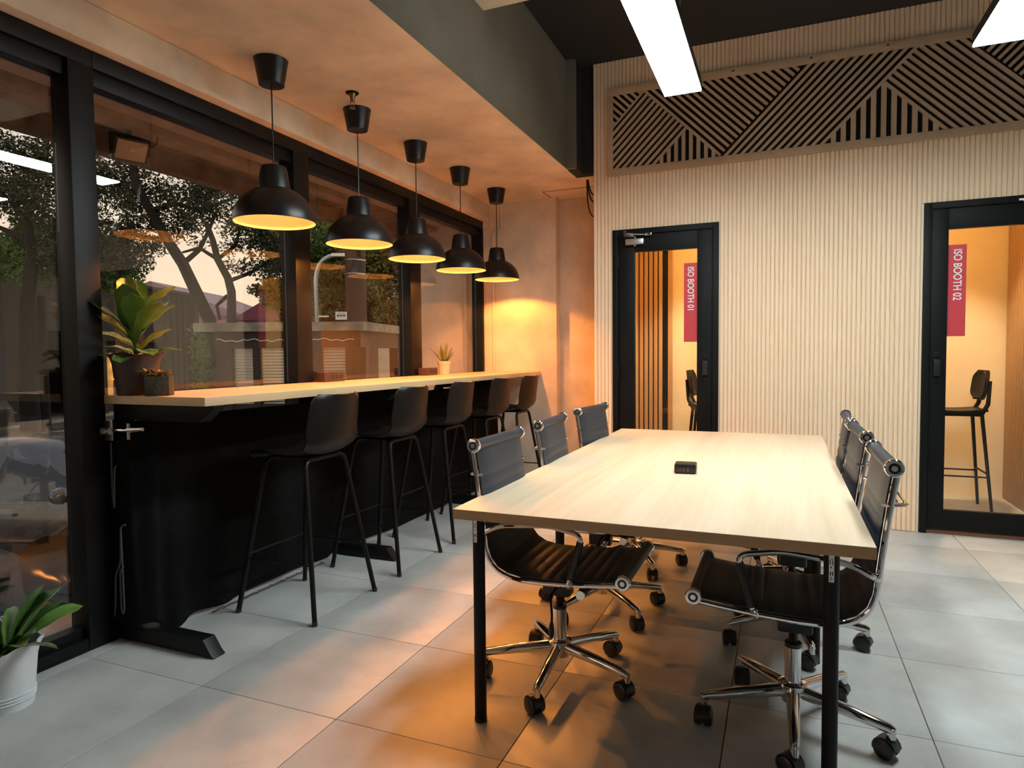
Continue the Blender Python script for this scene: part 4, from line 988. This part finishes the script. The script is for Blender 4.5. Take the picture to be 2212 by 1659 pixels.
# car
CARP = mat('grey car paint', (.10, .105, .11), rough=.25, metal=.6, coat=.6, var=.04)
CARG = mat('car glass', (.012, .013, .014), rough=.06, spec=.8, var=.02)
TYRE = mat('tyre rubber', (.012, .012, .012), rough=.9, var=.1)
def car(origin, head, label, paint):
    o = empty('car', (origin.x, origin.y, GZ), head, label, 'car', 'parked cars')
    st = [(-2.2, .45, .72, .78, .70, .60), (-2.1, .30, .85, .98, .80, .66), (-1.65, .22, .92, 1.06, .86, .62), (-1.15, .2, .93, 1.30, .88, .60), (-.7, .2, .93, 1.42, .88, .60), (-.1, .2, .92, 1.46, .88, .60), (.3, .2, .91, 1.40, .88, .60),
          (.7, .2, .91, 1.18, .88, .64), (1.02, .2, .90, 1.0, .88, .72), (1.5, .22, .86, .93, .87, .74), (1.95, .28, .76, .82, .83, .66), (2.2, .42, .62, .66, .70, .5)]
    g = []
    for x_, zl, zb, zt, wb_, wt in st:
        half = [(0, zt), (wt*.6, zt-.008), (wt*.92, zt-.03), (wt+.02, zt-.07 if zt-zb > .15 else zt-.02), ((wt+wb_)/2+.03, (zt+zb)/2), (wb_, zb), (wb_+.02, (zb+zl)/2+.1), (wb_-.01, zl+.08), (wb_-.08, zl), (0, zl)]
        loop = [(x_, -y_, z_) for y_, z_ in half]+[(x_, y_, z_) for y_, z_ in half[-2:0:-1]]
        g.append(loop)
    b = MB(); n = len(g[0])
    for l in g: b.v += l
    for i in range(len(g)-1):
        for j in range(n): b.f.append((i*n+j, i*n+(j+1) % n, (i+1)*n+(j+1) % n, (i+1)*n+j))
    b.f.append(tuple(range(n))); b.f.append(tuple(range((len(g)-1)*n, len(g)*n)))
    b.build('body', paint, o, sharp=40)
    for sy_ in (-1, 1):
        def side(x_, k_):
            for i in range(len(st)-1):
                if st[i][0] <= x_ <= st[i+1][0]:
                    f_ = (x_-st[i][0])/(st[i+1][0]-st[i][0]); q = [st[i][m_]*(1-f_)+st[i+1][m_]*f_ for m_ in range(6)]
                    zb_, zt_, wb2, wt2 = q[2], q[3], q[4], q[5]
                    ym = (wt2+wb2)/2+.03; zm = (zt_+zb_)/2
                    lo = (wb2, zb_+.02); hi = (wt2+.02, zt_-.09)
                    if k_ < .5: y_ = lo[0]+(ym-lo[0])*k_*2; z_ = lo[1]+(zm-lo[1])*k_*2
                    else: y_ = ym+(hi[0]-ym)*(k_-.5)*2; z_ = zm+(hi[1]-zm)*(k_-.5)*2
                    return (x_, sy_*(y_+.006), z_)
        for (xa, xb, xc, xd) in ((-.08, .80, .33, -.08), (-.95, -.16, -.16, -.80)):
            gr_ = []
            for i in range(7):
                k_ = i/6; x0_ = xa+(xd-xa)*k_; x1_ = xb+(xc-xb)*k_
                gr_.append([side(x0_+(x1_-x0_)*j/4, k_) for j in range(5)])
            MB().sheet(gr_, .006).build('side_window', CARG, o)
        w_ = MB().lathe([(.18, -.10), (.31, -.10), (.32, -.08), (.32, .08), (.31, .10), (.18, .10)], 24, (1.35, sy_*.80, .32), axis='y').build('wheel', TYRE, o)
        MB().lathe([(.05, -.105), (.18, -.102), (.18, .102), (.05, .105)], 14, (1.35, sy_*.80, .32), axis='y').build('rim', STEEL, w_)
        w_ = MB().lathe([(.18, -.10), (.31, -.10), (.32, -.08), (.32, .08), (.31, .10), (.18, .10)], 24, (-1.35, sy_*.80, .32), axis='y').build('wheel', TYRE, o)
        MB().lathe([(.05, -.105), (.18, -.102), (.18, .102), (.05, .105)], 14, (-1.35, sy_*.80, .32), axis='y').build('rim', STEEL, w_)
        mr_ = MB().ell((.60, sy_*1.0, 1.0), .075, .13, .075, 14, 9).tube([(.62, sy_*.86, .95), (.60, sy_*.95, .97)], .025, 8).build('side_mirror', paint, o)
        MB().box(-.05, .12, sy_*.905-.015, sy_*.905+.015, .80, .825).build('door_handle', CHROME, o)
        MB().obox((2.02, sy_*.62, .70), (.13, 0, -.02), (0, .14, 0), (0, 0, .055)).build('headlight', mat('headlight', (.8, .82, .85), rough=.1, var=.02), o)
    gr_ = [[(.34+.64*k_, y_*(.56+.13*k_), 1.395-.395*k_+.012) for y_ in (-1, -.5, 0, .5, 1)] for k_ in (0, .33, .66, 1)]
    MB().sheet(gr_, .006).build('windshield', CARG, o)
    return o
mp_ = pd(132, 1070, 5.6); hd2 = YAW+R(1); fv = Vector((math.cos(hd2), math.sin(hd2), 0)); nv_ = Vector((-fv.y, fv.x, 0))
car(mp_-fv*.60+nv_*1.0, hd2, 'grey sedan parked outside behind the motor scooter', CARP)
c2 = pd(145, 930, 8.7)
car(c2+Vector((CR.x, CR.y, 0))*2.2, YAW+R(180), 'white car standing on the road beyond the grey sedan', mat('white car paint', (.62, .64, .66), rough=.3, coat=.5, var=.03))

# motor scooter
SCB = mat('scooter dark grey', (.012, .0115, .011), rough=.13, spec=.25, coat=0., var=.06); SCK = mat('scooter black', (.012, .012, .012), rough=.45, var=.1)
sp_ = pd(20, 1250, 4.25); sh_ = YAW+R(-22)
so = empty('motor_scooter', (sp_.x, sp_.y, GZ), sh_, 'dark grey motor scooter parked right outside the window', 'scooter')
for x_ in (.62, -.62):
    w_ = MB().lathe([(.17, -.05), (.23, -.055), (.26, -.03), (.26, .03), (.23, .055), (.17, .05)], 28, (x_, 0, .26), axis='y').build('wheel', TYRE, so)
    MB().lathe([(.03, -.04), (.17, -.03), (.17, .03), (.03, .04)], 12, (x_, 0, .26), axis='y').build('rim', STEEL, w_)
def loft(st, m, name, n=16):
    b = MB()
    for (x_, z_, ry, rz_, tilt) in st:
        for j in range(n):
            a_ = 2*math.pi*j/n; b.v.append((x_+tilt*rz_*math.sin(a_), ry*math.cos(a_), z_+rz_*math.sin(a_)))
    for i in range(len(st)-1):
        for j in range(n): b.f.append((i*n+j, i*n+(j+1) % n, (i+1)*n+(j+1) % n, (i+1)*n+j))
    b.f.append(tuple(range(n))); b.f.append(tuple(range((len(st)-1)*n, len(st)*n)))
    return b.build(name, m, so)
loft([(.36, .98, .10, .05, -.5), (.46, .93, .20, .13, -.6), (.53, .80, .23, .20, -.5), (.58, .68, .19, .22, -.3), (.66, .60, .10, .16, 0), (.72, .56, .02, .05, 0)], SCB, 'front_fairing')
loft([(.32, .60, .20, .36, -.2), (.40, .58, .22, .34, -.2), (.47, .55, .19, .30, -.2)], SCK, 'leg_shield')
loft([(-.95, .80, .04, .04, 0), (-.8, .76, .14, .10, 0), (-.5, .70, .19, .15, 0), (-.1, .62, .19, .17, 0), (.12, .52, .16, .14, 0), (.2, .46, .08, .08, 0)], SCB, 'tail_body')
loft([(-.85, .88, .10, .03, 0), (-.6, .87, .16, .055, 0), (-.2, .82, .17, .06, 0), (.08, .80, .12, .05, 0), (.14, .79, .04, .02, 0)], SCK, 'seat')
loft([(-.25, .30, .15, .05, 0), (.1, .28, .18, .05, 0), (.4, .30, .17, .06, 0)], SCK, 'floor_board')
loft([(.40, .30, .05, .06, 0), (.5, .44, .075, .05, 0), (.62, .50, .08, .04, 0), (.76, .46, .075, .04, 0), (.84, .36, .05, .04, 0)], SCK, 'front_fender')
MB().tube([(.40, 0, .95), (.60, 0, .30)], .028, 8).build('fork', STEEL, so)
hb2 = MB().tube(rounded([(.20, -.34, 1.06), (.30, -.22, 1.08), (.36, 0, 1.02), (.30, .22, 1.08), (.20, .34, 1.06)], .08), .012, 8).build('handlebar', SCK, so)
for s_ in (-1, 1):
    MB().tube([(.17, s_*.37, 1.055), (.24, s_*.28, 1.07)], .018, 8).build('grip', SCK, hb2)
    mm_ = MB().tube(rounded([(.27, s_*.24, 1.08), (.28, s_*.27, 1.18), (.22, s_*.33, 1.27)], .03), .005, 6).build('mirror_stem', SCK, hb2)
    MB().ell((.20, s_*.36, 1.29), .012, .06, .035, 12, 6).build('mirror', SCK, mm_)
MB().ell((.66, 0, .78), .05, .12, .06, 14, 8).build('headlight', mat('scooter lens', (.025, .024, .022), rough=.08, var=.05), so)
for s_ in (-1, 1): MB().ell((.60, s_*.15, .70), .05, .04, .03, 10, 6).build('turn_signal', mat('amber lens', (.16, .04, .008), rough=.15, var=.05), so)
tm = textmesh('HONDA', .055, WHITEM); le = link('lettering', tm, so, (.24, -.222, .60)); le.rotation_euler = (R(90), 0, R(4))
